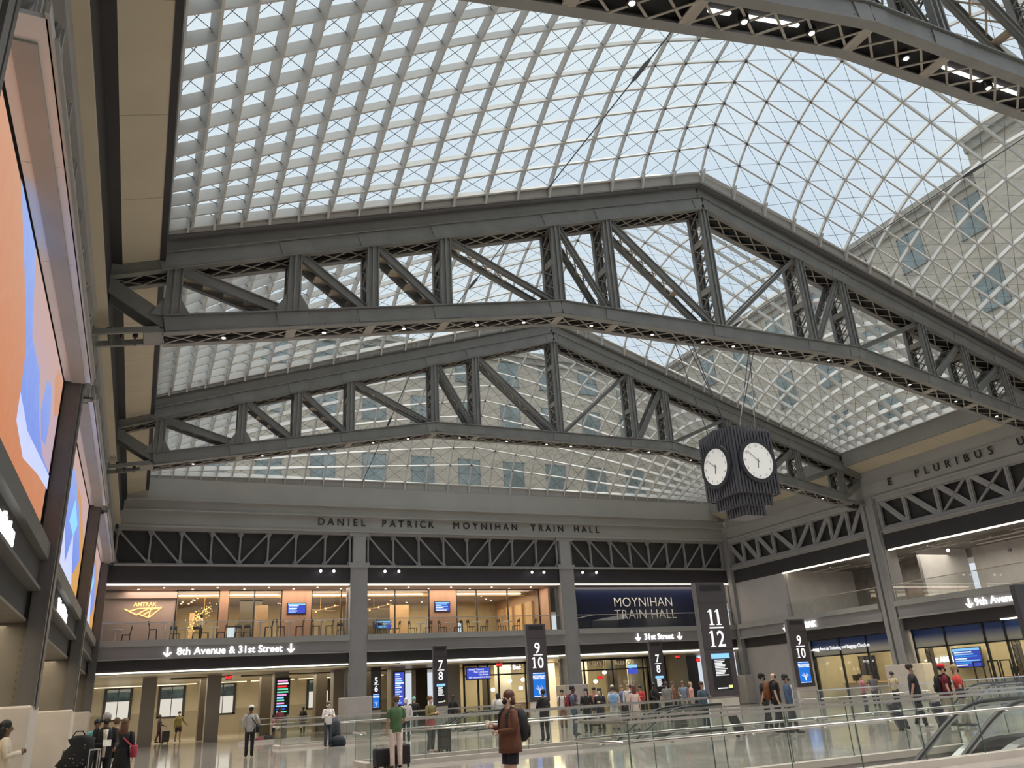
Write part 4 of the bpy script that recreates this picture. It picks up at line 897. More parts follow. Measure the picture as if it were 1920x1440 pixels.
# ---- tables and chairs along the gallery
def cafe_table(x, y, h, label):
    t = thing('cafe_table', label, 'table', (x, y, 5.42), 'cafe tables on the gallery'); z = 5.42
    MB().cyl((x, y, z+h-.03), .33 if h < .9 else .28, .03, 20).build('table_top', M['white'], t); MB().cyl((x, y, z+.02), .035 if h < .9 else .05, h-.05, 10).build('pedestal', M['chrome'], t); MB().cyl((x, y, z), .2, .025, 16).build('base', M['darkmetal'], t); return t
def cafe_chair(x, y, rz, h, label):
    t = thing('cafe_chair', label, 'chair', (x, y, 5.42), 'cafe chairs on the gallery', rotz=rz); ORG[t.name] = Vector((0,0,0)); 
    m = MB(); m.box(-.2, .2, -.2, .2, h-.03, h); m.build('seat', M['black'], t)
    for sx in (-1, 1):
        for sy in (-1, 1): MB().beam((sx*.18, sy*.18, h-.02), (sx*.21, sy*.21, 0), .03, .03).build('leg', M['black'], t)
    m = MB(); m.beam((-.18, .19, h), (-.17, .25, h+.42), .03, .03); m.beam((.18, .19, h), (.17, .25, h+.42), .03, .03); m.tube([(-.18, .25, h+.3), (-.1, .28, h+.43), (.1, .28, h+.43), (.18, .25, h+.3)], .02, 6); m.box(-.16, .16, .245, .265, h+.22, h+.38); m.build('backrest', M['black'], t)
    return t
for x, h in ((-1.26, .72), (1.2, 1.02), (2.3, .72), (3.8, .74), (6.4, 1.0), (8.1, 1.0), (10.0, 1.0), (14.1, .74), (16.3, .74), (18.3, .74), (20.15, .74), (22.5, .74)):
    cafe_table(x, 51.0, h, '%s cafe table with pale round top on the gallery' % ('tall' if h > .9 else 'low'))
for x, rz, h in ((-.75, -1.6, .44), (.6, 1.6, .7), (1.75, 0.3, .45), (2.9, 0, .45), (3.35, 1.6, .45), (4.25, -1.6, .45), (5.2, 0, .45), (5.7, 0, .45), (6.9, -1.6, .7), (7.6, 1.6, .7), (8.7, -1.6, .7), (9.7, 1.6, .7), (10.5, -1.6, .7), (11.2, 0, .45), (13.5, 1.6, .45), (13.8, .2, .45), (14.7, -1.6, .45), (15.8, 1.6, .45), (16.8, -1.6, .45), (17.8, 1.6, .45), (18.85, -1.6, .45), (19.8, 1.6, .45), (20.7, -1.6, .45), (22.0, 1.6, .45), (23.0, -1.6, .45), (24.3, -1.6, .45)):
    cafe_chair(x, 51.05, rz, h, 'black %s cafe chair on the gallery' % ('high' if h > .6 else 'low'))
# ================================================================== TICKET OFFICE ON THE RIGHT
def film_mat():
    m = bpy.data.materials.new('blue_gradient_film'); m.use_nodes = True; t = m.node_tree; b_ = t.nodes['Principled BSDF']; b_.inputs['Roughness'].default_value = .3
    tc = t.nodes.new('ShaderNodeTexCoord'); sp = t.nodes.new('ShaderNodeSeparateXYZ'); cr = t.nodes.new('ShaderNodeValToRGB'); mp = t.nodes.new('ShaderNodeMapRange')
    t.links.new(tc.outputs['Generated'], sp.inputs[0]); t.links.new(sp.outputs['Z'], cr.inputs[0])
    cr.color_ramp.elements[0].color = (.42, .40, .33, 1); cr.color_ramp.elements[0].position = .15; cr.color_ramp.elements[1].color = (.008, .045, .20, 1); cr.color_ramp.elements[1].position = .7
    t.links.new(cr.outputs[0], b_.inputs['Base Color']); return m
M['film'] = film_mat()
for n, (ys, lab) in enumerate((([43.05, 40.6, 38.4, 36.6], 'ticket office glazing with blue tinted band beyond the ribbed column'), ([34.9, 32.8, 30.4, 29.2, 26, 22.8], 'ticket office glazing nearer than the ribbed column'))):
    t = thing('ticket_office_front', lab, 'shopfront', (40.9, ys[-1], 0))
    for y in ys: MB().box(40.85, 40.97, y-.05, y+.05, 0, 3.8).build('mullion', M['black'], t)
    MB().box(40.85, 40.97, ys[-1], ys[0], 2.72, 2.79).build('transom', M['black'], t); MB().box(40.85, 40.97, ys[-1], ys[0], 3.74, 3.84).build('head_rail', M['black'], t)
    for a, c in zip(ys[1:], ys[:-1]):
        MB().box(40.9, 40.915, a+.05, c-.05, 2.79, 3.76).build('tinted_band', M['film'], t); MB().box(40.9, 40.91, a+.05, c-.05, .05, 2.72).build('pane', M['G_shop'], t)
    # winged emblem on the left office
S1('wall_office', [(46, 46.2, 21, 50, 0, 3.8), (41, 46, 42.9, 43.1, 0, 3.8), (41.2, 46, 22.4, 22.6, 0, 3.8)], M['arcade'], 'tan panelled back wall of the ticket office', 'wall')
S1('ceiling_office', [(40.6, 46.2, 21, 49.3, 3.82, 3.9)], M['ceil'], 'ceiling of the ticket office', 'ceiling')
t = thing('office_lettering', 'silver winged emblem and lettering on the blue band of the ticket office', 'lettering', (40.8, 43, 3.1)); text('Amtrak Ticketing and Baggage Check-in', 'letters', .30, (40.83, 42.3, 3.12), FACE_L, M['white_soft'], t, .005, 'LEFT', .002, .86)
def wings(parent, x, y, z, s, m_):
    m = MB()
    for k in range(3):
        p = [(x, y+s*(.9-.5*k), z+s*.05), (x, y+s*(.25-.45*k), z+s*.28), (x, y+s*(-.05-.42*k), z+s*.24), (x, y+s*(.2-.5*k), z-s*(.05+.12*k))]; m.poly(p+[(a-.02, b_, c) for a, b_, c in p], [(0,1,2,3),(7,6,5,4),(0,4,5,1),(1,5,6,2),(2,6,7,3),(3,7,4,0)])
    m.build('winged_emblem', m_, parent)
wings(t, 40.84, 42.75, 3.15, .42, M['white_soft'])
t = thing('office_sign', 'white lit winged emblem and AMTRAK letters inside the ticket office', 'sign', (43.6, 36, 2.2)); text('AMTRAK', 'letters', .42, (43.6, 35.7, 1.95), FACE_L, M['white_glow'], t, .03, 'LEFT', .01); wings(t, 43.6, 36.3, 2.05, .55, M['white_glow']); MB().box(43.66, 43.8, 32.6, 37.5, 0, 3.8).build('backing_wall', M['arcade'], t)
display('timetable_screen', 'large blue timetable screen inside the ticket office right of the ribbed column', (43.3, 33.6, 2.1), 1.75, 1.0, FACE_L, M['dkblue_glow'], timetable([M['white_soft'], M['cyan_glow'], M['blue_glow']], 7, .13, 9))
display('advert_screen', 'dark advert screen with white letters behind the left ticket window', (44.0, 43.0-1.4, 2.05), 1.3, 1.1, FACE_L, M['navy'], lambda t, c, w, h, rx, ry, rz, f: text('BIG NOLA', 'letters', .2, c+rz*.016+ry*.2-rx*.3, f, M['white_soft'], t, .002, 'LEFT'))
for i, (y0, y1, lab) in enumerate(((37.2, 42.2, 'ticket counter beyond the ribbed column'), (24.5, 31.5, 'long pale ticket counter nearer than the ribbed column'))):
    t = thing('ticket_counter', lab, 'counter', (42.6, (y0+y1)/2, 0)); MB().box(42.3, 43.0, y0, y1, 0, 1.0).build('base', M['stone'], t); MB().box(42.2, 43.1, y0, y1, 1.0, 1.05).build('top', M['wood_light'], t)
    for k in range(3): 
        y = y0+(y1-y0)*(k+.5)/3; m = MB(); m.box(42.5, 42.53, y-.25, y+.25, 1.15, 1.5); m.box(42.51, 42.53, y-.03, y+.03, 1.05, 1.15); m.build('monitor', M['black'], t)
for i, y in enumerate((31.9, 31.0, 30.3)):
    t = thing('kiosk_frame', 'black open kiosk frame inside the ticket office', 'kiosk', (41.8, y, 0), 'kiosk frames'); m = MB(); m.box(41.78, 41.84, y-.3, y-.25, 0, 1.85); m.box(41.78, 41.84, y+.25, y+.3, 0, 1.85); m.box(41.78, 41.84, y-.3, y+.3, 1.8, 1.86); m.build('frame', M['black'], t)
for i, y in enumerate((35.0, 29.6, 28.7)):
    t = thing('office_column', 'dark laced steel column inside the ticket office', 'column', (42.0, y, 0), 'laced columns in the ticket office'); m = MB(); m.box(41.9, 42.2, y-.16, y-.10, 0, 3.8); m.box(41.9, 42.2, y+.10, y+.16, 0, 3.8)
    m.build('flange', M['pier_dark'], t); l = MB()
    for k in range(12): z = k*.31; l.beam((41.9, y-.1, z), (41.9, y+.1, z+.31), .02, .05, (1,0,0)); l.beam((41.9, y+.1, z), (41.9, y-.1, z+.31), .02, .05, (1,0,0))
    l.build('lacing', M['brown_steel'], t)
t = thing('exit_sign', 'red exit sign above the ticket office at the right edge', 'exit sign', (40.6, 27.3, 3.6)); MB().box(40.6, 40.65, 27.0, 27.6, 3.45, 3.75).build('case', M['black'], t); text('EXIT', 'letters', .28, (40.58, 27.55, 3.5), FACE_L, M['red_glow'], t, .004, 'LEFT', .03)
tag(MB().box(40.5, 40.6, 27.0, 29.0, 3.76, 3.83).build('light_strip', M['strip']), 'short warm light strip above the ticket office near the right edge', 'light strip')
# ================================================================== BIG VIDEO SCREENS ON THE LEFT WALL
def video_mat(name, seed, blue):
    m = bpy.data.materials.new(name); m.use_nodes = True; t = m.node_tree; t.nodes.clear(); o = t.nodes.new('ShaderNodeOutputMaterial'); em_ = t.nodes.new('ShaderNodeEmission')
    tc = t.nodes.new('ShaderNodeTexCoord'); mp = t.nodes.new('ShaderNodeMapping'); mp.inputs['Location'].default_value = (seed, seed*1.7, 0); mp.inputs['Scale'].default_value = (1, .8, 1.1)
    n1 = t.nodes.new('ShaderNodeTexNoise'); n1.inputs['Scale'].default_value = 1.3; n1.inputs['Detail'].default_value = 2.5; n1.inputs['Distortion'].default_value = 1.6
    cr = t.nodes.new('ShaderNodeValToRGB'); E = cr.color_ramp.elements
    cols = [(.30,.45,.95), (.10,.20,.70), (.62,.68,.95), (.72,.36,.16), (.95,.50,.20), (.80,.28,.10)]
    if blue: cols = [(.95,.45,.18), (.72,.35,.20), (.60,.60,.95), (.16,.30,.88), (.10,.22,.80), (.45,.70,.98)]
    pos = [.30, .42, .47, .50, .60, .75]
    E[0].position = pos[0]; E[0].color = (*cols[0], 1); E[1].position = pos[5]; E[1].color = (*cols[5], 1)
    for p, c in zip(pos[1:5], cols[1:5]): q = E.new(p); q.color = (*c, 1)
    sp = t.nodes.new('ShaderNodeSeparateXYZ'); ad = t.nodes.new('ShaderNodeMath'); ad.operation = 'MULTIPLY_ADD'; t.links.new(tc.outputs['Object'], mp.inputs[0]); t.links.new(mp.outputs[0], n1.inputs['Vector'])
    t.links.new(n1.outputs['Fac'], cr.inputs[0]); t.links.new(cr.outputs[0], em_.inputs[0]); em_.inputs[1].default_value = 1.35; t.links.new(em_.outputs[0], o.inputs[0]); return m
def picture(t, x, shapes):
    """flat coloured areas of the picture shown on the screen: (material, [(y, z), ...])"""
    for k, (m_, pts) in enumerate(shapes):
        m = MB(); xx = x+.012+.004*k; m.poly([(xx, y, z) for y, z in pts], [tuple(range(len(pts)))]); m.build('picture_area', m_, t)
def grad_em(name, c1, c2, axis, a, b_, st=1.12, nz=.25):
    m = bpy.data.materials.new(name); m.use_nodes = True; t = m.node_tree; t.nodes.clear(); o = t.nodes.new('ShaderNodeOutputMaterial'); e_ = t.nodes.new('ShaderNodeEmission'); tc = t.nodes.new('ShaderNodeTexCoord'); sp = t.nodes.new('ShaderNodeSeparateXYZ')
    mr = t.nodes.new('ShaderNodeMapRange'); mr.inputs[1].default_value = a; mr.inputs[2].default_value = b_; mx = t.nodes.new('ShaderNodeMixRGB'); mx.inputs[1].default_value = (*c1, 1); mx.inputs[2].default_value = (*c2, 1)
    no = t.nodes.new('ShaderNodeTexNoise'); no.inputs['Scale'].default_value = 1.2; no.inputs['Detail'].default_value = 3; no.inputs['Distortion'].default_value = 2; ad = t.nodes.new('ShaderNodeMath'); ad.operation = 'MULTIPLY_ADD'; ad.inputs[1].default_value = nz*2; 
    sb = t.nodes.new('ShaderNodeMath'); sb.operation = 'SUBTRACT'; sb.inputs[1].default_value = nz; t.links.new(tc.outputs['Object'], sp.inputs[0]); t.links.new(tc.outputs['Object'], no.inputs['Vector']); t.links.new(sp.outputs[axis], mr.inputs[0])
    t.links.new(no.outputs['Fac'], ad.inputs[0]); t.links.new(mr.outputs[0], ad.inputs[2]); t.links.new(ad.outputs[0], sb.inputs[0]); t.links.new(sb.outputs[0], mx.inputs[0]); t.links.new(mx.outputs[0], e_.inputs[0]); e_.inputs[1].default_value = st; t.links.new(e_.outputs[0], o.inputs[0]); return m
VO = grad_em('video_orange', (.62,.24,.12), (.66,.36,.24), 'Z', 0, 3.8, .82)
VB = grad_em('video_blue', (.13,.20,.60), (.26,.34,.62), 'Z', 0, 3.8); VP = grad_em('video_mauve', (.36,.30,.44), (.44,.30,.27), 'Z', 0, 3.8)
VL = grad_em('video_pale', (.50,.54,.75), (.36,.42,.70), 'Z', 0, 3.8); VT = grad_em('video_tan', (.60,.32,.10), (.50,.28,.13), 'Z', 0, 3.8, 1.0)
for n, (a, c, lab) in enumerate(((9.3, 21.3, 'huge orange and blue video screen at the left edge, nearest of the three'), (22.75, 35.25, 'blue and amber video screen between the two brown columns'), (36.75, 49.2, 'farthest video screen in the left corner of the end wall'))):
    t = thing('video_screen', lab, 'screen', (-2.42, a, 5.62)); z0, z1 = 5.62, 9.5; X = -2.40
    MB().box(-2.94, X-.005, a-.08, c+.08, z0-.08, z1+.06).build('case', M['black'], t); MB().box(X-.005, X, a, c, z0, z1).build('panel', (VO if n == 0 else VT), t)
    if n == 0:
        picture(t, X, [(VB, [(12.4,9.5),(14.2,8.6),(15.4,7.9),(15.7,6.9),(17,6.6),(19.3,6.95),(21.3,7.1),(21.3,9.5)]), (VP, [(14.6,9.5),(15.8,8.3),(17.4,8.2),(18.2,7.6),(19.0,7.1),(21.3,7.15),(21.3,9.5)]), (VB, [(16.0,7.0),(16.1,7.7),(17.4,7.9),(18.6,7.4),(19.9,7.05),(19.3,6.9),(17,6.7)]), (VB, [(18.3,7.7),(18.5,8.5),(19.3,8.6),(19.9,8.1),(19.8,7.4),(19.0,7.3)]), (VL, [(15.5,7.1),(15.6,6.6),(17.0,6.31),(19.3,6.6),(21.3,6.75),(21.3,7.08),(19.3,6.98),(17,6.85),(16.2,7.0)]), (VO, [(19.6,8.9),(19.9,9.3),(21.1,9.4),(21.2,8.6),(20.5,8.3)]),
                       (M['green_pic'] if 'green_pic' in M else M.setdefault('green_pic', glow('green_area', (.10,.28,.08), 1)), [(17.9,5.63),(18.0,5.85),(18.9,5.85),(19.0,5.63)])])
        text('MOYNIHAN', 'caption', .2, (X+.05, 16.3, 5.66), FACE_R, M['pink_glow'], t, .002, 'LEFT', 0, 1.1)
    else:
        s = (c-a)/12.0
        picture(t, X, [(VP, [(a, 8.6), (a, z1), (c, z1), (c, 8.0), (a+8*s, 8.9)]), (VB, [(a, 6.4), (a+1*s, 8.6), (a+5*s, 8.9), (a+8*s, 8.4), (a+11*s, 7.2), (a+9*s, 6.4), (a+5*s, 6.0), (a+3*s, 6.8)]), (VL, [(a+2*s, 6.1), (a+3*s, 7.6), (a+5.5*s, 6.2), (a+7*s, 7.4), (a+9*s, 5.9), (a+6*s, 5.8)]), (M['cyan_glow'], [(a+5*s, 7.4), (a+6*s, 8.3), (a+8*s, 7.9), (a+7*s, 7.3)]), (M['pink_glow'], [(a, 5.62), (a, 5.72), (c, 5.72), (c, 5.62)])])
# ================================================================== TRACK PYLONS
def pylon(x, y, w, zb, zt, top, bot, label, content):
    t = thing('track_pylon', label, 'sign pylon', (x+w/2, y+w*.2, 0), 'dark track number pylons'); H = zt-zb; d = w*.18
    MB().box(x, x+w, y, y+d, zb, zt).build('body', M['pylon'], t, bevel=.02); MB().box(x-.012*w*3, x, y+.02, y+d-.02, zb, zt).build('edge_strip', M['pylon_side'], t)
    MB().box(x+.03*w, x+.97*w, y+.03, y+d-.03, 0, zb).build('stone_base', M['stone'], t)
    MB().box(x+.12*w, x+.86*w, y-.008, y, zt-.055*H-.1, zt-.025*H).build('vent_grille', M['black'], t); MB().box(x+.02, x+w-.02, y-.004, y, zt-.19*H, zt-.185*H).build('seam', M['black'], t); MB().box(x+.02, x+w-.02, y-.004, y, zt-.60*H, zt-.595*H).build('seam', M['black'], t)
    sz = .20*H
    def number(st, z):
        adv = [(.40 if ch == '1' else .56)*sz for ch in st]; xx = x+w*.5-sum(adv)/2; hh = sz*.70
        for ch, a_ in zip(st, adv):
            c_ = xx+a_/2
            if ch == '1':
                m = MB(); m.box(c_-.055*sz, c_+.055*sz, y-.016, y-.002, z, z+hh); m.box(c_-.14*sz, c_+.14*sz, y-.016, y-.002, z, z+.035*sz); m.hexa([(c_-.17*sz, y-.016, z+hh-.10*sz), (c_-.05*sz, y-.016, z+hh-.10*sz), (c_-.05*sz, y-.016, z+hh), (c_-.06*sz, y-.016, z+hh)], [(c_-.17*sz, y-.002, z+hh-.13*sz), (c_-.05*sz, y-.002, z+hh-.10*sz), (c_-.05*sz, y-.002, z+hh), (c_-.06*sz, y-.002, z+hh)]); m.build('track_number', M['white_soft'], t)
            else: text(ch, 'track_number', sz, (c_, y-.01, z), SERIFROT, M['white_soft'], t, .006, 'CENTER', .008, .92)
            xx += a_
    number(top, zt-.385*H); number(bot, zt-.575*H)
    MB().box(x+.28*w, x+.76*w, y-.012, y-.002, zt-.415*H, zt-.402*H).build('divider', M['white_soft'], t)
    sw = .62*w; sh = .31*H; c = Vector((x+w/2, y-.012, zb+.055*H+sh/2)); rx, ry, rz = [Vector(v) for v in FRONT]
    MB().box(c.x-sw/2, c.x+sw/2, y-.012, y-.002, c.z-sh/2, c.z+sh/2).build('display', M['poster_blue'] if content == 'poster' else M['black'], t)
    if content == 'poster': poster(t, c+rz*.0, sw, sh, rx, ry, rz, FRONT)
    else:
        a = c+rz*.006; MB().box(c.x-sw/2, c.x+sw/2, y-.02, y-.013, c.z+sh*.36, c.z+sh/2).build('header', M['cyan_glow'], t); rows(t, -sw*.36, sw*.36, -sh*.12, sh*.34, a, 11, [M['white_soft']], FRONT, 11, .45)
        MB().box(c.x-sw*.36, c.x+sw*.2, y-.02, y-.013, c.z-sh*.47, c.z-sh*.44).build('footer', M['white_soft'], t); MB().box(c.x+sw*.25, c.x+sw*.46, y-.02, y-.013, c.z-sh*.46, c.z-sh*.38).build('footer', M['yellow_glow'], t)
    return t
SERIFROT = FRONT
M['poster_blue'] = glow('poster_blue', (.02, .16, .60), 1.0)
pylon(21.15, 28.3, 1.48, 1.05, 5.56, '11', '12', 'largest dark pylon with track numbers 11 and 12', 'times')
pylon(19.55, 42.0, 1.19, 1.14, 5.18, '9', '10', 'dark pylon numbered 9 and 10 in front of the middle bay with blue poster screen', 'poster')
pylon(16.12, 48.0, .87, 1.16, 4.55, '7', '8', 'dark pylon with track numbers 7 and 8 in front of the middle bay', 'times')
pylon(34.55, 38.0, 1.33, 1.05, 4.79, '9', '10', 'dark pylon with track numbers 9 and 10 before the ticket office', 'poster')
pylon(30.1, 46.0, .98, .94, 4.26, '7', '8', 'dark pylon with track numbers 7 and 8 below the 31st Street sign', 'times')
pylon(13.25, 51.5, .62, 1.15, 3.62, '5', '6', 'narrow black pylon with track numbers 5 and 6 behind the left column', 'poster')
t = thing('track_pylon', 'blank dark pylon cut off by the right edge of the view', 'sign pylon', (30.1, 20, 0)); MB().box(29.15, 30.5, 20, 20.2, 1.1, 4.35).build('body', M['pylon'], t, bevel=.02); MB().box(29.2, 30.45, 20.02, 20.18, 0, 1.1).build('stone_base', M['stone'], t)
# ================================================================== HANGING CLOCK
t = thing('hanging_clock', 'large dark ribbed four-sided clock hanging from the middle truss', 'clock', (19.45, 22.5, 7.0)); CX, CY, S_ = 19.45, 22.5, .92
m = MB(); m.box(CX-S_+.05, CX+S_-.05, CY-S_+.05, CY+S_-.05, 7.75, 10.15); m.box(CX-S_*.74, CX+S_*.74, CY-S_*.74, CY+S_*.74, 7.35, 7.75); m.box(CX-S_*.5, CX+S_*.5, CY-S_*.5, CY+S_*.5, 7.02, 7.35); m.build('body', M['clock'], t)
def ribs(s, z0, z1, n, jag, zt=None):
    m = MB()
    for sx, sy, ax in ((0,-1,0), (0,1,0), (-1,0,1), (1,0,1)):
        for i in range(n):
            u = -s+2*s*(i+.5)/n; w = s/n*.62; far = abs(u)/s; za = z0-(jag*(1-far)); zb = (z1+.12*(1-far) if zt else z1)
            if ax == 0: m.box(CX+u-w, CX+u+w, CY+sy*s-(.05 if sy > 0 else .03), CY+sy*s+(.03 if sy > 0 else .05), za, zb)
            else: m.box(CX+sx*s-(.05 if sx > 0 else .03), CX+sx*s+(.03 if sx > 0 else .05), CY+u-w, CY+u+w, za, zb)
    return m
ribs(S_, 7.72, 10.12, 13, .0, 1).build('vertical_fins', M['clock'], t); ribs(S_*.76, 7.36, 7.8, 10, 0).build('vertical_fins', M['clock'], t); ribs(S_*.52, 7.03, 7.4, 7, 0).build('vertical_fins', M['clock'], t)
def dial(cx, cy, rx, nrm):
    rx = Vector(rx); nz = Vector(nrm); c = Vector((cx, cy, 8.86)); up = Vector((0,0,1))
    def disc(name, r0, r1, d0, d1, m_, n=40, par=t):
        mb = MB(); v = []
        for k in range(n):
            a = 2*PI*k/n; v.append((rx*math.cos(a)+up*math.sin(a)))
        if r0 == 0:
            mb.poly([c+nz*d1]+[c+q*r1+nz*d1 for q in v]+[c+q*r1+nz*d0 for q in v], [(0, 1+k, 1+(k+1) % n) for k in range(n)]+[(1+k, 1+n+k, 1+n+(k+1) % n, 1+(k+1) % n) for k in range(n)])
        else:
            mb.poly([c+q*r0+nz*d1 for q in v]+[c+q*r1+nz*d1 for q in v]+[c+q*r1+nz*d0 for q in v], [(k, (k+1) % n, n+(k+1) % n, n+k) for k in range(n)]+[(n+k, n+(k+1) % n, 2*n+(k+1) % n, 2*n+k) for k in range(n)])
        return mb.build(name, m_, par)
    disc('dial_ring', .66, .80, 0, .09, M['clockdark']); d_ = disc('dial', 0, .67, 0, .075, M['dial'])
    for k in range(1, 13):
        a = PI/2-2*PI*k/12; p = c+rx*math.cos(a)*.56+up*(math.sin(a)*.56-.045)+nz*.08; text(str(k), 'numeral', .13, p, (rx, up, nz), M['grey_num'], d_, .002, 'CENTER')
    mb = MB(); ang = PI/2+2*PI*8.5/60; p = rx*math.cos(ang)+up*math.sin(ang); mb.beam(c+nz*.09-p*.1, c+nz*.09+p*.55, .012, .012, nz); ang = -PI/2-.15; p = rx*math.cos(ang)+up*math.sin(ang); mb.beam(c+nz*.09-p*.08, c+nz*.09+p*.26, .02, .012, nz); mb.box(c.x-.035, c.x+.035, c.y-.035, c.y+.035, 8.825, 8.895); mb.build('hands', M['black'], d_)
M['grey_num'] = mat('grey_numerals', (.28,.27,.26), .6)
dial(CX, CY-S_-.06, (1,0,0), (0,-1,0)); dial(CX-S_-.06, CY, (0,-1,0), (-1,0,0)); dial(CX+S_+.06, CY, (0,1,0), (1,0,0)); dial(CX, CY+S_+.06, (-1,0,0), (0,1,0))
for i, (x0, y0, x1, y1) in enumerate(((17.5, 22.1, 18.7, 21.9), (17.6, 22.8, 18.8, 23.1), (20.6, 22.1, 20.0, 21.9), (21.4, 22.8, 20.1, 23.1), (18.1, 22.45, 19.2, 22.5), (20.9, 22.45, 19.7, 22.5))):
    MB().tube([(x0, y0, 13.85), (x1, y1, 10.15)], .018, 6).build('suspension_cable', M['wire'], t)
# ================================================================== WELL RAILINGS AND ESCALATORS
def railing(label, pts, top=1.13, hand=.85, base=.12, side=1, brackets=True):
    """frameless glass balustrade along a polyline of (x, y)"""
    t = thing('glass_balustrade', label, 'railing', (pts[0][0], pts[0][1], 0), 'glass balustrades around the stairwells')
    for (a, b_) in zip(pts[:-1], pts[1:]):
        A, B = Vector((*a, 0)), Vector((*b_, 0)); L = (B-A).length; d = (B-A)/L; n = max(1, round(L/1.55)); nn = Vector((-d.y, d.x, 0))*side
        for i in range(n):
            p = A+d*(L*i/n+.008); q = A+d*(L*(i+1)/n-.008)
            MB().beam(p+Vector((0,0,(top+base)/2)), q+Vector((0,0,(top+base)/2)), .02, top-base).build('glass_panel', M['G_rail'], t)
            MB().beam(q+Vector((0,0,base)), q+Vector((0,0,top)), .008, .021, nn).build('panel_edge', M['G_edge'], t)
            if brackets and i % 1 == 0:
                c = (p+q)/2+Vector((0,0,hand-.03)); m = MB(); m.cyl((0,0,0), 0, 0) if 0 else None
                m.tube([c-nn*.0, c-nn*.05], .035, 10); m.tube([c-nn*.04, c-nn*.10-Vector((0,0,.02)), c-nn*.12+Vector((0,0,.02))], .012, 6); m.build('rail_bracket', M['chrome'], t)
        MB().beam(A+Vector((0,0,top)), B+Vector((0,0,top)), .05, .04).build('top_rail', M['chrome'], t)
        MB().tube([A+Vector((0,0,hand))-nn*.12, B+Vector((0,0,hand))-nn*.12], .022, 10).build('handrail', M['chrome'], t, smooth=True)
        MB().beam(A+Vector((0,0,base/2)), B+Vector((0,0,base/2)), .22, base).build('stone_curb', M['stone'], t)
    return t
railing('glass balustrade nearest the camera with double steel rails running to the right edge', [(6.95, 12.98), (6.95, 11.46), (30, 11.46)], side=1)
railing('glass balustrade on the far side of the nearest escalator', [(30, 13.18), (6.95, 13.18)], side=1)
railing('long glass balustrade behind the brown jacket and green shirt', [(5.9, 24.45), (5.9, 22.95), (18.3, 22.95)], side=1)
railing('glass balustrade on the far side of the middle well', [(18.3, 24.68), (5.9, 24.68)], side=1)
railing('glass balustrade behind the man in the white shirt', [(5.8, 39.05), (5.8, 37.4), (16.9, 37.4)], side=1)
railing('glass balustrade on the far side of the well by the arcade', [(16.9, 39.28), (5.8, 39.28)], side=1)
railing('glass balustrade in front of the ticket office', [(22.3, 25.2), (22.3, 23.6), (36, 23.6)], side=1)
railing('low glass balustrade at the far left of the arcade', [(5.0, 46.0), (8.6, 46.0)], side=-1)
def escalator(label, xt, y0, y1, ang=30, L=9.0, flat=2.6):
    """descends towards -x from its upper landing at xt"""
    t = thing('escalator', label, 'escalator', (xt, (y0+y1)/2, 0), 'escalators'); sl = math.tan(math.radians(ang))
    def prof(h, r=.9):
        pts = [(xt+flat, h), (xt+.5, h)]
        for k in range(1, 7): q = k/6; pts.append((xt+.5-1.4*q, h-sl*1.4*q*q*.5))
        x1, z1 = pts[-1]; pts.append((x1-L, z1-sl*L)); return pts
    for y in (y0, y1):
        P = prof(.93); m = MB(); m.tube([(x, y, z) for x, z in P], [(.045, .035)]*len(P), 8); m.build('handrail', M['rubber'], t, smooth=True)
        m = MB(); Q = prof(.88)
        for (xa, za), (xb, zb) in zip(Q[:-1], Q[1:]): m.beam((xa, y, za), (xb, y, zb), .06, .05)
        m.build('handrail_guide', M['chrome'], t)
        m = MB()
        for (xa, za), (xb, zb) in zip(Q[:-1], Q[1:]): m.hexa([(xa, y-.006, za-.65), (xa, y+.006, za-.65), (xa, y+.006, za), (xa, y-.006, za)], [(xb, y-.006, zb-.65), (xb, y+.006, zb-.65), (xb, y+.006, zb), (xb, y-.006, zb)])
        m.build('glass_side', M['G_rail'], t)
        m = MB(); D = prof(.22)
        for (xa, za), (xb, zb) in zip(D[:-1], D[1:]): m.beam((xa, y, za), (xb, y, zb), .26, .07)
        m.build('deck_cover', M['chrome'], t)
        m = MB()
        for (xa, za), (xb, zb) in zip(D[:-1], D[1:]): m.hexa([(xa, y-.1, za-.5), (xa, y+.1, za-.5), (xa, y+.1, za), (xa, y-.1, za)], [(xb, y-.1, zb-.5), (xb, y+.1, zb-.5), (xb, y+.1, zb), (xb, y-.1, zb)])
        m.build('skirt', M['darkmetal'], t)
    m = MB(); S0 = prof(-.02)
    for (xa, za), (xb, zb) in zip(S0[:-1], S0[1:]):
        n = max(1, round(abs(xa-xb)/.4))
        for i in range(n):
            x0 = xa+(xb-xa)*i/n; x1 = xa+(xb-xa)*(i+1)/n; z = za+(zb-za)*i/n; m.box(x1, x0, y0+.12, y1-.12, z-.3, z)
    m.build('steps', M['darkmetal'], t); return t
escalator('escalator behind the nearest balustrade with black handrails at the lower right', 16.2, 11.85, 12.8)
escalator('escalator inside the middle well behind the brown jacket', 16.0, 23.3, 24.3, flat=1.8)
escalator('escalator inside the far well behind the olive shirt', 14.5, 37.8, 38.8, flat=1.8)
escalator('escalator in the well before the ticket office', 32.0, 24.0, 24.9, flat=1.8)
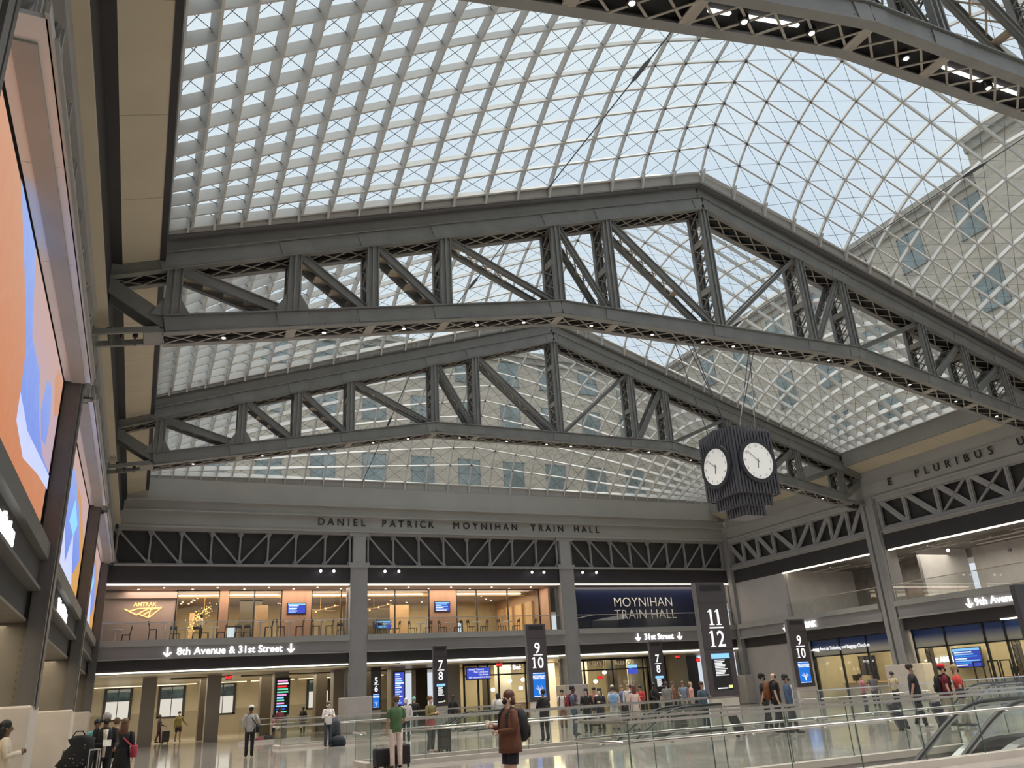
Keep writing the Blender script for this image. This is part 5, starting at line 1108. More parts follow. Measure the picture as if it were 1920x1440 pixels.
# row of small track lights under the end-wall girders
tl0 = None
for x in (9.6, 10.4, 13.6, 14.5, 23.8, 24.7, 27.7, 28.8):
    if tl0 is None:
        tl0 = thing('track_light', '', 'spotlight', (x, 49.7, 9.3)); MB().cyl((x, 49.7, 9.22), .06, .2, 8).build('housing', M['black'], tl0); MB().ball((x, 49.66, 9.2), .085, n=8, m=6).build('lens', M['bright_lens'] if 'bright_lens' in M else M.setdefault('bright_lens', glow('bright_lens', (1,1,1), 5)), tl0); MB().tube([(x, 49.7, 9.4), (x, 49.9, 9.46)], .015, 5).build('bracket', M['black'], tl0); s = tl0
    else: s = copy_tree(tl0)
    s.location = (x, 49.7, 9.3); s['label'] = 'small bright white spotlight under the end-wall girders'; s['group'] = 'spotlights under the end-wall girders'
S1('wall_behind', [(-9, 50, -13.3, -13, 0, 14)], M['grayplaster'], 'plain wall behind the camera', 'wall')
# the beams of the truss spotlights, aimed down at the floor
for Y in (35.7, 22.0, 8.15):
    for u in (-15.1, -10, -5.6, -.7, 5.7, 10.2, 15.4):
        d = bpy.data.lights.new('spot_beam', 'SPOT'); d.energy = 1500; d.spot_size = math.radians(95); d.spot_blend = .8; d.color = (1, .88, .72); d.shadow_soft_size = .25
        o = bpy.data.objects.new('spot_beam', d); COL.objects.link(o); o.location = (XC+u, Y+.45, zlow(u)-.75)
# ------------------------------------------------------------------ lamp light inside the rooms (downlights and coves)
def area(name, loc, sx, sy, power, col=(1, .80, .55), rot=(0,0,0)):
    d = bpy.data.lights.new(name, 'AREA'); d.shape = 'RECTANGLE'; d.size = sx; d.size_y = sy; d.energy = power; d.color = col
    o = bpy.data.objects.new(name, d); COL.objects.link(o); o.location = loc; o.rotation_euler = rot; return o
area('lounge_light', (7, 55, 8.3), 10, 5, 800); area('lounge_light', (19, 55.5, 8.3), 11, 5, 800); area('gallery_light', (12, 51.2, 8.35), 26, 1.2, 560, (1, .78, .62))
area('navy_wall_light', (33.7, 50.5, 8.35), 12, .5, 110, (1, .85, .7)); area('arcade_light', (6, 59, 3.55), 18, 9, 1500, (1, .86, .6)); area('shop_light', (27, 55, 3.55), 13, 3.5, 800, (1, .84, .55)); area('office_light', (43.3, 33, 3.75), 4, 18, 1000, (1, .86, .6))
area('unfinished_light', (43.6, 33, 8.1), 3, 16, 320, (1, .93, .82)); area('aisle_light', (-3.6, 30, 3.7), 1.6, 36, 520, (1, .85, .6))

# ================================================================== PEOPLE
SK = {'pale': (.62,.40,.30), 'tan': (.42,.25,.17), 'brown': (.17,.085,.05), 'dark': (.06,.03,.02)}
CM = {}
def cm(c, r=.8):
    k = (tuple(c), r)
    if k not in CM: CM[k] = mat('cloth_%d' % len(CM), c, r, noise=.12, nscale=9)
    return CM[k]
BATCH = []
def person(x, y, rz, h, label, top, bottom, hair, skin='pale', sleeves='long', legs='long', arms=('hang', 'hang'), stride=0, hairlen=0, mask=None, cap=None, pack=None, dress=None, bag=None, held=None, shoes=(.03,.03,.03), z0=0, hem=None, openfront=None, group=None, stout=1.0, waistwrap=None, seated=False):
    k = h/1.76
    t = thing('person', label, 'person', (x, y, z0), group, rotz=rz); ORG[t.name] = Vector((0,0,0)); 
    V = lambda a, b, c: Vector((a*k, b*k, c*k))
    AR = {'hang': ((.235,.02,1.13), (.24,-.04,.88)), 'phone': ((.24,-.02,1.14), (.11,-.27,1.20)), 'fwd': ((.24,-.05,1.13), (.20,-.30,1.05)), 'hip': ((.30,.06,1.15), (.20,-.02,1.0)), 'back': ((.24,.10,1.14), (.25,.16,.90)), 'pull': ((.25,.07,1.13), (.29,.18,.86)), 'out': ((.30,-.02,1.16), (.44,-.10,1.0)), 'cross': ((.23,-.03,1.14), (.02,-.22,1.12)), 'strap': ((.25,-.03,1.18), (.13,-.18,1.35))}
    hipz = .92; dz = 0
    J = {'pel': (V(0,0,.95), .12*k*stout, .10*k), 'wai': (V(0,0,1.09), .115*k*stout, .09*k), 'che': (V(0,0,1.28), .145*k*stout, .10*k), 'nb': (V(0,.01,1.44), .07*k, .06*k), 'nk': (V(0,-.005,1.51), .052*k, .052*k), 'h1': (V(0,-.02,1.585), .064*k, .078*k), 'h2': (V(0,-.008,1.68), .072*k, .086*k)}
    E_ = [('pel','wai'),('wai','che'),('che','nb'),('nb','nk'),('nk','h1'),('h1','h2')]
    A = {}
    for sx, nm, pose in ((1,'L',arms[0]), (-1,'R',arms[1])):
        el, wr = AR[pose]; sh = V(sx*.175,.0,1.405); el = V(sx*el[0],el[1],el[2]); wr = V(sx*wr[0],wr[1],wr[2]); d = (wr-el).normalized(); hd = wr+d*.07*k
        J['sh'+nm] = (sh, .052*k, .052*k); J['el'+nm] = (el, .040*k, .040*k); J['wr'+nm] = (wr, .026*k, .024*k); J['hd'+nm] = (hd, .034*k, .022*k)
        E_ += [('che','sh'+nm),('sh'+nm,'el'+nm),('el'+nm,'wr'+nm),('wr'+nm,'hd'+nm)]; A[nm] = (sh, el, wr, hd, d)
        st = stride*sx
        if seated: hip = V(sx*.10,0,.90); kn = V(sx*.12,-.42,.92); an = V(sx*.12,-.42,.50); to = V(sx*.12,-.56,.45)
        else: hip = V(sx*.09,0,.90); kn = V(sx*.10,-st*.45-.02,.50); an = V(sx*.10,-st+.02,.09+(.06 if st < 0 else 0)); to = V(sx*.11,-st-.12,.04+(.02 if st < 0 else 0))
        J['hp'+nm] = (hip, .085*k*stout, .085*k); J['kn'+nm] = (kn, .056*k, .056*k); J['an'+nm] = (an, .038*k, .038*k); J['to'+nm] = (to, .038*k, .026*k)
        E_ += [('pel','hp'+nm),('hp'+nm,'kn'+nm),('kn'+nm,'an'+nm),('an'+nm,'to'+nm)]; A['leg'+nm] = (hip, kn, an, to)
    names = list(J); me = bpy.data.meshes.new('body_tmp'); me.from_pydata([J[n][0] for n in names], [(names.index(a), names.index(b_)) for a, b_ in E_], [])
    ob = bpy.data.objects.new('body_tmp', me); COL.objects.link(ob); sm = ob.modifiers.new('skin', 'SKIN'); sm.use_smooth_shade = True; su = ob.modifiers.new('sub', 'SUBSURF'); su.levels = 1; su.render_levels = 1
    for i, n in enumerate(names):
        sv = me.skin_vertices[0].data[i]; sv.radius = (J[n][1], J[n][2]); sv.use_root = (n == 'pel')
    BATCH.append((ob, t, skin, k, A, J))
    # ---- clothing
    tc = cm(top); bc = cm(bottom)
    m = MB(); zb = .86
    R = [(0,0,zb,.165*stout,.125*stout),(0,0,.98,.165*stout,.125*stout),(0,0,1.10,.155*stout,.118*stout),(0,0,1.28,.178*stout,.130),(0,.005,1.38,.170,.118),(0,.008,1.435,.115,.09),(0,.008,1.47,.07,.07)]
    if hem: R = [(0,0,hem,.155*stout,.135*stout)]+R
    m.loft([(a*k,b_*k,c*k,d*k,e_*k) for a,b_,c,d,e_ in R])
    for nm in 'LR':
        sh, el, wr, hd, d = A[nm]
        shi = Vector((sh.x*.72, sh.y, sh.z+.005*k))
        if sleeves == 'long': m.tube([shi, sh, (sh+el)/2, el, (el+wr)/2, wr], [.06*k,.066*k,.060*k,.054*k,.046*k,.038*k], 10)
        elif sleeves == 'short': m.tube([shi, sh, sh+(el-sh)*.7], [.06*k,.068*k,.062*k], 10)
    m.build('top', tc, t, smooth=True)
    if openfront: MB().loft([(0,-.075*k,z*k,.055*k,.075*k) for z in (.88,1.1,1.3,1.42)]).build('undershirt', cm(openfront), t, smooth=True)
    if dress:
        MB().loft([(0,0,z*k,w*k,w*.8*k) for z, w in ((dress,.24),(.80,.20),(1.0,.17),(1.1,.165))]).build('skirt', bc, t, smooth=True)
    else:
        m = MB(); m.loft([(0,0,z*k,a*k*stout,b_*k*stout) for z, a, b_ in ((.84,.150,.120),(.92,.158,.122),(1.0,.15,.115))])
        for nm in 'LR':
            hip, kn, an, to = A['leg'+nm]; hi = Vector((hip.x*.9, hip.y, hip.z+.03*k))
            if legs == 'long': m.tube([hi, (hip+kn)/2, kn, (kn+an)/2, an+Vector((0,0,-.01*k))], [.095*k,.085*k,.068*k,.062*k,.058*k], 10)
            else: m.tube([hi, (hip+kn)/2, hip+(kn-hip)*.72], [.098*k,.096*k,.09*k], 10)
        m.build('trousers' if legs == 'long' else 'shorts', bc, t, smooth=True)
    for nm in 'LR':
        hip, kn, an, to = A['leg'+nm]; m = MB(); c = (an+to)/2; m.ball((c.x, c.y-.01*k, max(c.z, .05*k)), .12*k, .40, 1.12, .42, 10, 6); m.build('shoe', cm(shoes), t, smooth=True)
    hc = cm(hair, .6); hx, hy, hz = 0, .012*k, 1.655*k
    if hairlen >= 0:
        m = MB(); m.ball((0, .022*k, 1.675*k), .098*k, .93, 1.06, 1.02, 14, 10)
        if hairlen > 0: m.loft([(0,.07*k,(1.62-hairlen)*k,.07*k,.035*k),(0,.075*k,(1.60-hairlen*.6)*k,.095*k,.05*k),(0,.055*k,1.60*k,.095*k,.065*k),(0,.03*k,1.70*k,.08*k,.075*k)])
        m.build('hair', hc, t, smooth=True)
    if cap:
        m = MB(); m.ball((0, .01*k, 1.70*k), .105*k, .95, 1.08, .80, 14, 8); m.loft([(0,-.10*k,1.69*k,.07*k,.075*k),(0,-.10*k,1.70*k,.065*k,.07*k)]); m.build('cap', cm(cap), t, smooth=True)
    if mask: MB().ball((0, -.068*k, 1.585*k), .062*k, .95, .72, .85, 12, 8).build('face_mask', cm(mask), t, smooth=True)
    m = MB()
    for sx in (-1, 1): m.ball((sx*.028*k, -.092*k, 1.635*k), .011*k, 1, .6, .7, 8, 6)
    m.build('eyes', cm((.02,.015,.012), .3), t)
    if pack:
        pt = thing('backpack', pack[0], 'backpack', (x, y, z0), rotz=rz); ORG[pt.name] = Vector((0,0,0)); m = MB(); w = pack[2] if len(pack) > 2 else 1
        m.loft([(0,.21*k,z*k,a*k*w,b_*k*w) for z, a, b_ in ((.94,.10,.05),(.98,.15,.09),(1.15,.165,.105),(1.32,.155,.09),(1.42,.11,.06),(1.46,.05,.03))]); m.build('bag', cm(pack[1]), pt, smooth=True)
        for sx in (-1, 1): MB().tube([(sx*.10*k,.13*k,1.42*k),(sx*.11*k,.0,1.49*k),(sx*.12*k,-.11*k,1.38*k),(sx*.14*k,-.12*k,1.2*k),(sx*.17*k,-.02*k,1.05*k),(sx*.14*k,.12*k,1.0*k)], [(.012,.028)]*6, 6).build('strap', cm(pack[1]), pt)
        m = MB(); m.loft([(0,.30*k*w**.3,z*k,a*k*w,.04*k) for z, a in ((1.0,.10),(1.04,.12),(1.16,.12),(1.2,.10))]); m.build('pocket', cm(pack[1]), pt, smooth=True)
    if bag:
        bt = thing('shoulder_bag', bag[0], 'bag', (x, y, z0), rotz=rz); ORG[bt.name] = Vector((0,0,0)); sx = bag[2]; z = bag[3]; w = bag[4]
        m = MB(); m.loft([(sx*.27*k,.04*k,(z+q)*k,.08*k,a*k) for q, a in ((-.13,w*.7),(-.09,w),(.09,w),(.14,w*.75))]); m.build('body', cm(bag[1]), bt, smooth=True); MB().tube([(sx*.25*k,.10*k,(z+.1)*k),(sx*.05*k,.13*k,1.3*k),(-sx*.12*k,.03*k,1.50*k),(sx*.0,-.135*k,1.3*k),(sx*.24*k,-.05*k,(z+.1)*k)], [(.01,.022)]*5, 6).build('strap', cm(bag[1]), bt)
    if waistwrap: MB().loft([(0,.02*k,z*k,w*k,w*.8*k) for z, w in ((.70,.17),(.8,.20),(.98,.19),(1.04,.165))]).build('tied_jacket', cm(waistwrap), t, smooth=True)
    if held:
        nm, lab, col, sz, side = held; wr = A[side][3]; ht = thing(nm, lab, nm.split('_')[-1], (x, y, z0), rotz=rz); ORG[ht.name] = Vector((0,0,0))
        if nm == 'paper_cup': m = MB(); m.cyl((wr.x, wr.y-.05*k, wr.z-.03), .030, .10, 12, 2, .038); m.build('cup', cm(col), ht, smooth=True); MB().cyl((wr.x, wr.y-.05*k, wr.z+.07), .04, .012, 12).build('lid', cm((.7,.7,.7)), ht)
        else: m = MB(); m.beam(wr+Vector((0,-.07*k,-.02)), wr+Vector((0,-.02*k,.10)), sz, .01); m.build('phone_body' if 'phone' in nm else 'sheet', cm(col), ht)
    return t
def bake_people():
    bpy.context.view_layer.update(); dg = bpy.context.evaluated_depsgraph_get()
    for ob, t, skin, k, A, J in BATCH:
        me = bpy.data.meshes.new_from_object(ob.evaluated_get(dg)); m = MB(); m.v = [tuple(v.co) for v in me.vertices]; m.f = [tuple(p.vertices) for p in me.polygons]
        m.ball((0, -.098*k, 1.60*k), .017*k, .8, 1.1, 1.3, 8, 6)                       # nose
        for sx in (-1, 1): m.ball((sx*.073*k, .0, 1.61*k), .026*k, .4, .8, 1.15, 8, 6)   # ears
        m.ball((0, -.085*k, 1.562*k), .022*k, 1.1, .5, .35, 8, 5)                      # lips
        for nm in 'LR':
            sh, el, wr, hd, d = A[nm]; sx = 1 if nm == 'L' else -1
            side = d.cross(Vector((sx,0,0)));  side = side.normalized() if side.length > .1 else Vector((0,1,0)); curl = d.cross(side).normalized()*(-1)
            if curl.x*sx > 0: curl = -curl
            for i, (o, L) in enumerate(((-.027,.062),(-.009,.072),(.009,.068),(.026,.052))):
                b0 = hd+side*o*k+d*.012*k; b1 = b0+(d*.8+curl*.35).normalized()*L*.5*k; b2 = b1+(d*.35+curl*.8).normalized()*L*.5*k
                m.tube([b0, b1, b2], [.0095*k,.0088*k,.0065*k], 6)
            b0 = wr+d*.02*k-side*.022*k; b1 = b0+(d*.6-side*.7).normalized()*.035*k; b2 = b1+(d*.9+curl*.3).normalized()*.032*k; m.tube([b0,b1,b2],[.012*k,.0105*k,.008*k],6)
        m.build('body', cm(SK[skin], .55), t, smooth=True); bpy.data.objects.remove(ob); bpy.data.meshes.remove(me)
BK, WH = (.012,.012,.014), (.72,.70,.68)
P3 = person
P3(-2.0, 17.6, 1.75, 1.70, 'person with long dark hair and cream top looking at a phone by the plinth', (.62,.53,.42), (.55,.42,.36), (.012,.01,.012), 'brown', arms=('phone','phone'), hairlen=.22, dress=.45, held=('mobile_phone','white mobile phone held by the person at the lower left corner',(.8,.8,.8),.07,'L'), stout=1.12)
P3(-.49, 20.6, 0.1, 1.74, 'person with grey hair, open black jacket and cream shirt holding white papers', BK, BK, (.35,.33,.32), 'brown', arms=('fwd','cross'), mask=BK, openfront=(.70,.62,.5), held=('paper_sheet','white sheet of paper held over the silver handled suitcase',(.8,.78,.72),.16,'R'), stout=1.12)
P3(-.12, 21.4, PI*.92, 1.60, 'person with long brown hair and long black coat seen from behind', BK, BK, (.13,.06,.03), 'pale', hairlen=.26, bag=('red shoulder bag beside the black coat',(.35,.03,.06),-1,1.0,.12), dress=.55)
P3(-.80, 25.0, .3, 1.62, 'person in teal top half hidden behind the black jacket', (.10,.38,.38), BK, BK, 'brown', sleeves='short')
P3(-.36, 25.8, PI, 1.62, 'person with brown hair standing behind the black coat group', (.10,.07,.06), BK, (.12,.06,.03), 'pale')
P3(1.55, 56.5, 1.3, 1.62, 'person in dark top with bright red bag walking in the arcade', (.03,.02,.03), (.05,.01,.02), BK, 'dark', arms=('fwd','hang'), bag=('bright red bag on the hip of the walker in the arcade',(.6,.02,.03),1,.86,.14), stride=.12)
P3(2.62, 56.2, .2, 1.74, 'person in olive shirt, white mask and dark shorts walking in the arcade', (.16,.13,.04), BK, BK, 'brown', sleeves='long', legs='short', mask=WH, arms=('out','hang'), stride=.15)
P3(4.02, 33.2, PI*.97, 1.76, 'person in white cap and grey sweater with black shoulder bag seen from behind', (.42,.40,.38), BK, BK, 'brown', arms=('hip','hip'), cap=(.75,.73,.70), bag=('big black bag slung on the back of the grey sweater',BK,-1,.95,.21))
P3(6.85, 46.9, 1.2, 1.30, 'child in pink top and dark shorts near the end of the balustrade', (.62,.28,.33), BK, BK, 'brown', sleeves='short', legs='short', arms=('phone','phone'), hairlen=.12)
P3(7.35, 48.2, .4, 1.66, 'person with long dark hair in dark red behind the child in pink', (.30,.06,.08), BK, (.05,.01,.02), 'brown', hairlen=.2)
P3(9.9, 55.5, -.5, 1.60, 'person in black sitting height behind the white shirt at the arcade wall', BK, BK, BK, 'dark')
P3(7.5, 36.2, .1, 1.76, 'person in white shirt, grey mask and jeans looking down at their hands', (.74,.71,.70), (.05,.06,.08), (.14,.09,.06), 'tan', arms=('phone','phone'), mask=(.4,.42,.45), pack=None)
P3(6.33, 22.0, PI, 1.77, 'person in green polo and white trousers seen from behind', (.07,.14,.06), (.72,.58,.52), (.10,.05,.03), 'tan', sleeves='short', arms=('hang','fwd'), shoes=(.05,.03,.03))
P3(10.2, 34.0, PI*.95, 1.70, 'person in white headscarf and dark trousers with black shoulder bag', (.62,.58,.58), BK, (.68,.66,.66), 'tan', hairlen=.05, bag=('black bag on the shoulder of the white headscarf walker',BK,1,1.1,.12), shoes=WH)
P3(12.5, 40.3, PI*.9, 1.75, 'person in black top with pale teal hood', BK, (.3,.3,.3), (.25,.50,.45), 'pale', hairlen=0)
P3(8.9, 26.9, .6, 1.72, 'person in olive top with red jacket tied at the waist behind the glass', (.16,.13,.05), (.045,.05,.055), (.13,.06,.03), 'pale', arms=('phone','phone'), waistwrap=(.38,.07,.08), shoes=(.4,.33,.28))
P3(14.9, 41.4, -.6, 1.72, 'person in black with backpack left of the wayfinding sign', BK, BK, BK, 'dark', pack=('black backpack left of the wayfinding sign',BK))
P3(16.1, 38.4, PI, 1.68, 'person with dark hair and white backpack behind the brown jacket', (.55,.54,.54), BK, BK, 'pale', hairlen=.15, pack=('white backpack behind the brown jacket',(.6,.6,.6)))
P3(5.62, 12.95, -1.45, 1.70, 'person in brown jacket and shorts holding a cup in the foreground', (.105,.035,.018), (.012,.010,.022), (.085,.030,.018), 'pale', legs='short', hem=.79, arms=('cross','phone'), hairlen=.10, mask=BK, held=('paper_cup','pale paper cup held by the brown jacket person',(.72,.60,.52),.05,'R'), pack=('bulging black backpack on the brown jacket',(.010,.010,.012),1.22), stout=1.42)
P3(13.3, 27.5, PI*1.0, 1.72, 'person in black leaning at the balustrade under the middle 9/10 pylon', BK, BK, BK, 'tan', arms=('fwd','fwd'), pack=('small black pack under the middle 9/10 pylon',BK,.8))
Q = [(18.1,35.4,-.5,1.68,'person in white top with black backpack beside the right column plinth',(.65,.6,.58),(.3,.15,.12),BK,'tan','short'),
 (15.4,29.2,.9,1.80,'tall bearded person in blue grey shirt with red backpack by the middle well',(.10,.12,.20),(.05,.07,.14),BK,'dark','short'),
 (16.35,29.9,-.7,1.68,'person with long black hair in dark jacket behind the balustrade',BK,BK,BK,'pale','long'),
 (16.85,29.7,-.9,1.65,'person with long black hair and white mask in dark top',(.02,.02,.025),BK,BK,'pale','long'),
 (19.5,34.9,-1.2,1.70,'person in brown striped top in the middle of the crowd',(.30,.12,.09),(.1,.1,.12),BK,'tan','long'),
 (18.3,32.3,-1.1,1.66,'person in white top turned away in the crowd',(.66,.64,.62),BK,BK,'tan','short'),
 (18.3,31.1,2.6,1.68,'person with light blue backpack and white skirt in the crowd',(.55,.58,.62),(.62,.6,.6),(.05,.04,.03),'pale','short'),
 (21.4,36.4,-.2,1.74,'person in cap seen over the crowd near the bakery',(.3,.3,.32),BK,(.1,.07,.05),'pale','short'),
 (22.9,38.0,.3,1.70,'person in blue shirt left of the bakery directory',(.16,.18,.32),BK,(.2,.15,.1),'pale','short'),
 (22.1,36.1,-.6,1.74,'person in white blouse near the bakery directory',(.6,.58,.56),BK,(.25,.18,.12),'pale','long'),
 (21.2,34.3,.4,1.70,'person in patterned dark top beside the pale dress',(.14,.12,.16),BK,BK,'tan','short'),
 (18.0,29.0,2.9,1.68,'person with long red brown hair in pale pink dress at the middle well',(.62,.48,.46),(.62,.50,.48),(.12,.03,.025),'pale','none'),
 (22.6,35.8,-1.0,1.66,'person in red top with dark hair behind the pale dress',(.50,.05,.05),BK,BK,'tan','long'),
 (23.3,35.6,.1,1.72,'person in black left of the right 7/8 pylon',BK,BK,BK,'dark','long'),
 (22.4,33.2,2.8,1.74,'person in grey shirt in front of the right 7/8 pylon',(.22,.23,.22),BK,(.05,.04,.03),'tan','short'),
 (25.2,36.8,.5,1.74,'person in brown right of the 7/8 pylon',(.20,.08,.05),BK,(.08,.05,.04),'tan','long'),
 (25.9,36.9,-.4,1.74,'person in light blue shirt right of the 7/8 pylon',(.20,.24,.32),(.4,.36,.3),(.1,.07,.05),'tan','short'),
 (27.4,38.3,1.2,1.68,'person in pale pink before the dark arcade opening',(.66,.34,.32),(.4,.3,.3),(.5,.35,.2),'pale','short'),
 (18.8,25.6,.2,1.66,'person in denim jacket and white shirt left of the 11/12 pylon base',(.07,.10,.14),BK,(.07,.03,.02),'tan','long'),
 (32.9,31.0,-.9,1.60,'person in plaid shirt at the ticket counter',(.16,.15,.15),BK,BK,'tan','short'),
 (33.6,30.4,.8,1.62,'person in dark top at the ticket counter',(.05,.05,.06),BK,(.12,.08,.05),'tan','short'),
 (32.4,29.3,-1.4,1.58,'person in cream top at the ticket counter rail',(.55,.48,.32),BK,BK,'tan','short'),
 (27.8,26.8,1.0,1.60,'person in pink top bending at the ticket office rail',(.45,.18,.20),BK,BK,'tan','short')]
for i, (x, y, rz, h, lab, tp, bt, hr, sk, sl) in enumerate(Q):
    kw = {}
    if 'long black hair' in lab or 'red brown hair' in lab: kw['hairlen'] = .22
    if 'white mask' in lab: kw['mask'] = WH
    if 'dress at' in lab or 'white skirt' in lab: kw['dress'] = .5
    if 'black backpack' in lab: kw['pack'] = ('black backpack worn beside the right column plinth', BK)
    if 'red backpack' in lab: kw['pack'] = ('dark red backpack on the tall bearded person', (.18,.02,.03)); 
    if 'light blue backpack' in lab: kw['pack'] = ('light blue backpack worn in the crowd', (.16,.30,.50))
    if 'in cap' in lab: kw['cap'] = (.5,.45,.42)
    P3(x, y, rz, h, lab, tp, bt, hr, sk, sl, arms=(('phone','hang') if i % 3 == 0 else ('hang','fwd') if i % 3 == 1 else ('hang','hang')), **kw)
P3(18.33, 21.24, 1.0, 1.86, 'tall bald person in black shirt and black mask walking with brown backpack', BK, BK, (.3,.2,.15), 'pale', 'short', hairlen=-1, mask=BK, pack=('rusty brown backpack on the bald person',(.16,.05,.015)), stride=.12, arms=('hang','hang'), stout=1.2)
P3(18.85, 22.35, 1.0, 1.80, 'person in dark cap and black shirt beside the bald person', BK, BK, BK, 'tan', 'short', cap=BK, mask=BK, arms=('hang','pull'), stride=.1)
P3(18.42, 20.75, .8, 1.74, 'person with dark hair, denim jacket and white top beside the bald person', (.06,.10,.18), (.05,.05,.06), BK, 'tan', hairlen=.06, mask=BK, openfront=(.6,.58,.56), stride=.12)
P3(21.25, 18.5, .9, 1.82, 'person in charcoal t-shirt and white mask pulling a dark suitcase', (.022,.024,.030), BK, (.03,.02,.02), 'tan', 'short', mask=(.7,.66,.62), arms=('hang','pull'), stride=.14, shoes=WH, stout=1.25)
P3(21.85, 17.9, .9, 1.75, 'person in red cap and maroon shirt with black mask', (.16,.015,.03), (.42,.36,.28), BK, 'pale', 'short', cap=(.62,.02,.04), mask=BK, pack=('black backpack on the maroon shirt',BK,.9), stride=.1, stout=1.2)
P3(21.95, 17.55, .9, 1.70, 'person in coral red blouse, straw hat and black mask', (.66,.07,.06), (.42,.38,.33), (.30,.22,.12), 'pale', 'short', cap=(.36,.28,.16), mask=BK, stride=.1, bag=('black bag hanging at the coral blouse',BK,-1,.95,.12))
P3(3.12, 51.2, 1.2, 1.5, 'person in white shirt seated at a gallery table', (.62,.55,.42), BK, BK, 'dark', z0=5.42-.42*0, arms=('phone','hang'))
bake_people()
# ================================================================== LUGGAGE
def suitcase(x, y, rz, w, h, col, label, handle=.45, tilt=0):
    t = thing('suitcase', label, 'suitcase', (x, y, 0), rotz=rz); t.rotation_euler = (tilt, 0, rz); ORG[t.name] = Vector((0,0,0))
    MB().box(-w/2, w/2, -.13, .13, .07, h).build('shell', cm(col, .45), t, bevel=.04); m = MB()
    for sx in (-1, 1): m.beam((sx*w*.25, .10, h-.02), (sx*w*.25, .10, h+handle), .02, .02)
    m.beam((-w*.27, .10, h+handle), (w*.27, .10, h+handle), .03, .03); m.build('telescopic_handle', M['chrome'], t)
    for sx in (-1, 1):
        for sy in (-1, 1): MB().cyl((sx*w*.38-.02, sy*.09, .045), .045, .04, 10, 0).build('wheel', M['rubber'], t)
    m = MB(); m.box(-w*.4, w*.4, -.15, -.13, .15, h*.55); m.box(-w*.4, w*.4, -.145, -.13, h*.62, h*.66); m.build('front_pocket', cm(col, .5), t); return t
suitcase(-.60, 19.7, .2, .40, .50, (.03,.03,.035), 'dark suitcase with tall silver handle in front of the grey haired person', .55)
suitcase(1.95, 56.3, .1, .42, .7, BK, 'black suitcase beside the walker with the red bag')
suitcase(6.02, 22.3, .2, .40, .50, BK, 'black suitcase left of the white trousers', .06); suitcase(6.62, 22.45, -.2, .42, .55, (.02,.012,.014), 'black and maroon suitcase behind the white trousers', .06)
suitcase(20.75, 18.7, .9, .50, .80, (.030,.028,.045), 'dark blue grey suitcase pulled by the charcoal t-shirt person', .25, -.35)
suitcase(22.2, 18.55, .9, .42, .72, (.04,.035,.07), 'purple grey suitcase beside the maroon shirt person', .25, -.2)
suitcase(17.4, 22.0, 1.0, .45, .66, BK, 'black suitcase pulled by the person in the dark cap', .3, -.3)
suitcase(17.9, 25.9, .3, .45, .62, BK, 'black suitcase standing left of the 11/12 pylon'); suitcase(9.35, 26.9, .2, .4, .75, BK, 'tall dark suitcase right of the olive top person')
def bagpile(x, y, s, col, label, cat='bag'):
    t = thing('travel_bag', label, cat, (x, y, 0)); m = MB(); m.loft([(x,y,.0,s*.9,s*.55),(x,y,.08,s,s*.6),(x,y,s*.7,s*.95,s*.55),(x,y,s*1.1,s*.6,s*.35),(x,y,s*1.2,s*.2,s*.1)]); m.build('body', cm(col), t, smooth=True)
    MB().tube([(x-s*.4,y,s*1.0),(x-s*.2,y-.02,s*1.35),(x+s*.2,y-.02,s*1.35),(x+s*.4,y,s*1.0)], .015, 6).build('handle', cm(BK), t); m = MB(); m.box(x-s*.5, x+s*.5, y-s*.62, y-s*.52, s*.2, s*.6); m.build('pocket', cm(col), t)
bagpile(7.95, 36.3, .34, (.015,.02,.03), 'dark navy duffel bag at the feet of the white shirt'); 
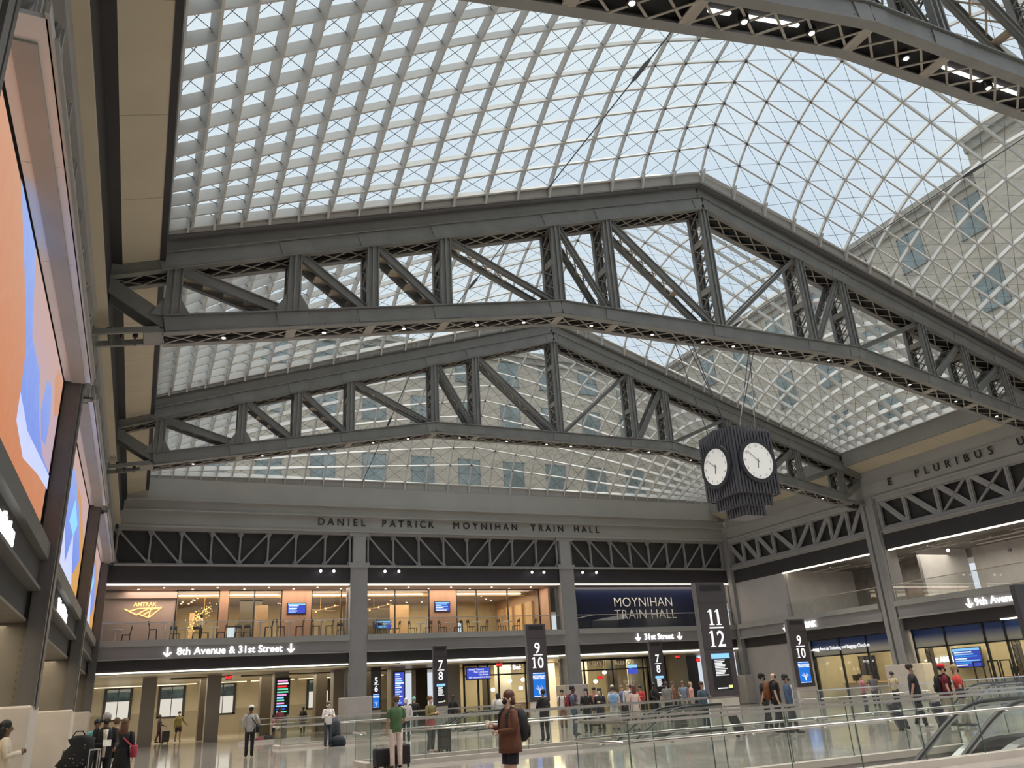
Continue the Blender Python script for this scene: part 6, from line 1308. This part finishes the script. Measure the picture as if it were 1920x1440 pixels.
t = thing('travel_bag', 'dark grey backpack leaning on the navy duffel behind the white shirt', 'bag', (7.9, 36.7, 0)); MB().loft([(7.9,36.75,z,a,b_) for z, a, b_ in ((.35,.2,.14),(.5,.25,.16),(.9,.22,.14),(1.1,.12,.1))]).build('body', cm((.05,.06,.075)), t, smooth=True); MB().box(7.78, 8.02, 36.56, 36.62, .5, .85).build('pocket', cm((.05,.06,.075)), t); MB().box(7.7,8.1,36.6,36.95,0,.36).build('base', cm((.04,.05,.06)), t)
bagpile(6.55, 46.6, .28, BK, 'black travel bag on the floor beside the child in pink'); bagpile(6.1, 46.3, .24, (.3,.06,.08), 'red travel bag on the floor left of the black one'); bagpile(5.7, 46.9, .22, (.30,.2,.12), 'tan bag on the floor left of the red one')
# luggage trolley with garments and bags
def ring_bag(label, x, y, rings, col, ry):
    t = thing('travel_bag', label, 'bag', (x, y, rings[0][0])); MB().loft([(x+o, y, z, a, ry) for z, a, o in rings]).build('body', cm(col), t, smooth=True); m = MB(); z = rings[-1][0]-.02; m.tube([(x-.12, y, z), (x-.06, y, z+.1), (x+.06, y, z+.1), (x+.12, y, z)], .013, 6); m.build('handle', cm(BK), t); return t
TX, TY = -.88, 20.1
t = thing('luggage_trolley', 'black luggage trolley loaded with dark bags at the lower left', 'trolley', (TX, TY, 0)); MB().box(TX-.35,TX+.32,TY-.3,TY+.3,.18,.24).build('platform', M['darkmetal'], t); MB().tube([(TX-.35,TY+.3,.2),(TX-.35,TY+.3,1.05),(TX+.3,TY+.3,1.05),(TX+.3,TY+.3,.2)], .02, 8).build('push_handle', M['chrome'], t)
for sx in (-.3,.25):
    for sy in (-.25,.2): MB().cyl((TX+sx-.02,TY+sy,.09),.09,.04,12,0).build('wheel', M['rubber'], t)
ring_bag('maroon holdall on the luggage trolley', TX, TY, [(.25,.26,0),(.35,.32,0),(.55,.32,.02),(.68,.2,.03)], (.10,.02,.03), .22)
b = ring_bag('bulky black garment bag with pale spots topping the luggage trolley', TX-.08, TY, [(.69,.20,-.05),(.78,.30,-.08),(.92,.26,-.02),(1.02,.30,.04),(1.15,.22,.08),(1.26,.26,.06),(1.33,.12,.05)], BK, .16); m = MB()
for i in range(12): m.ball((TX-.1+random.uniform(-.2,.2), TY-.15, .76+random.random()*.4), .011, n=6, m=4)
m.build('pale_spots', cm((.35,.35,.36)), b)
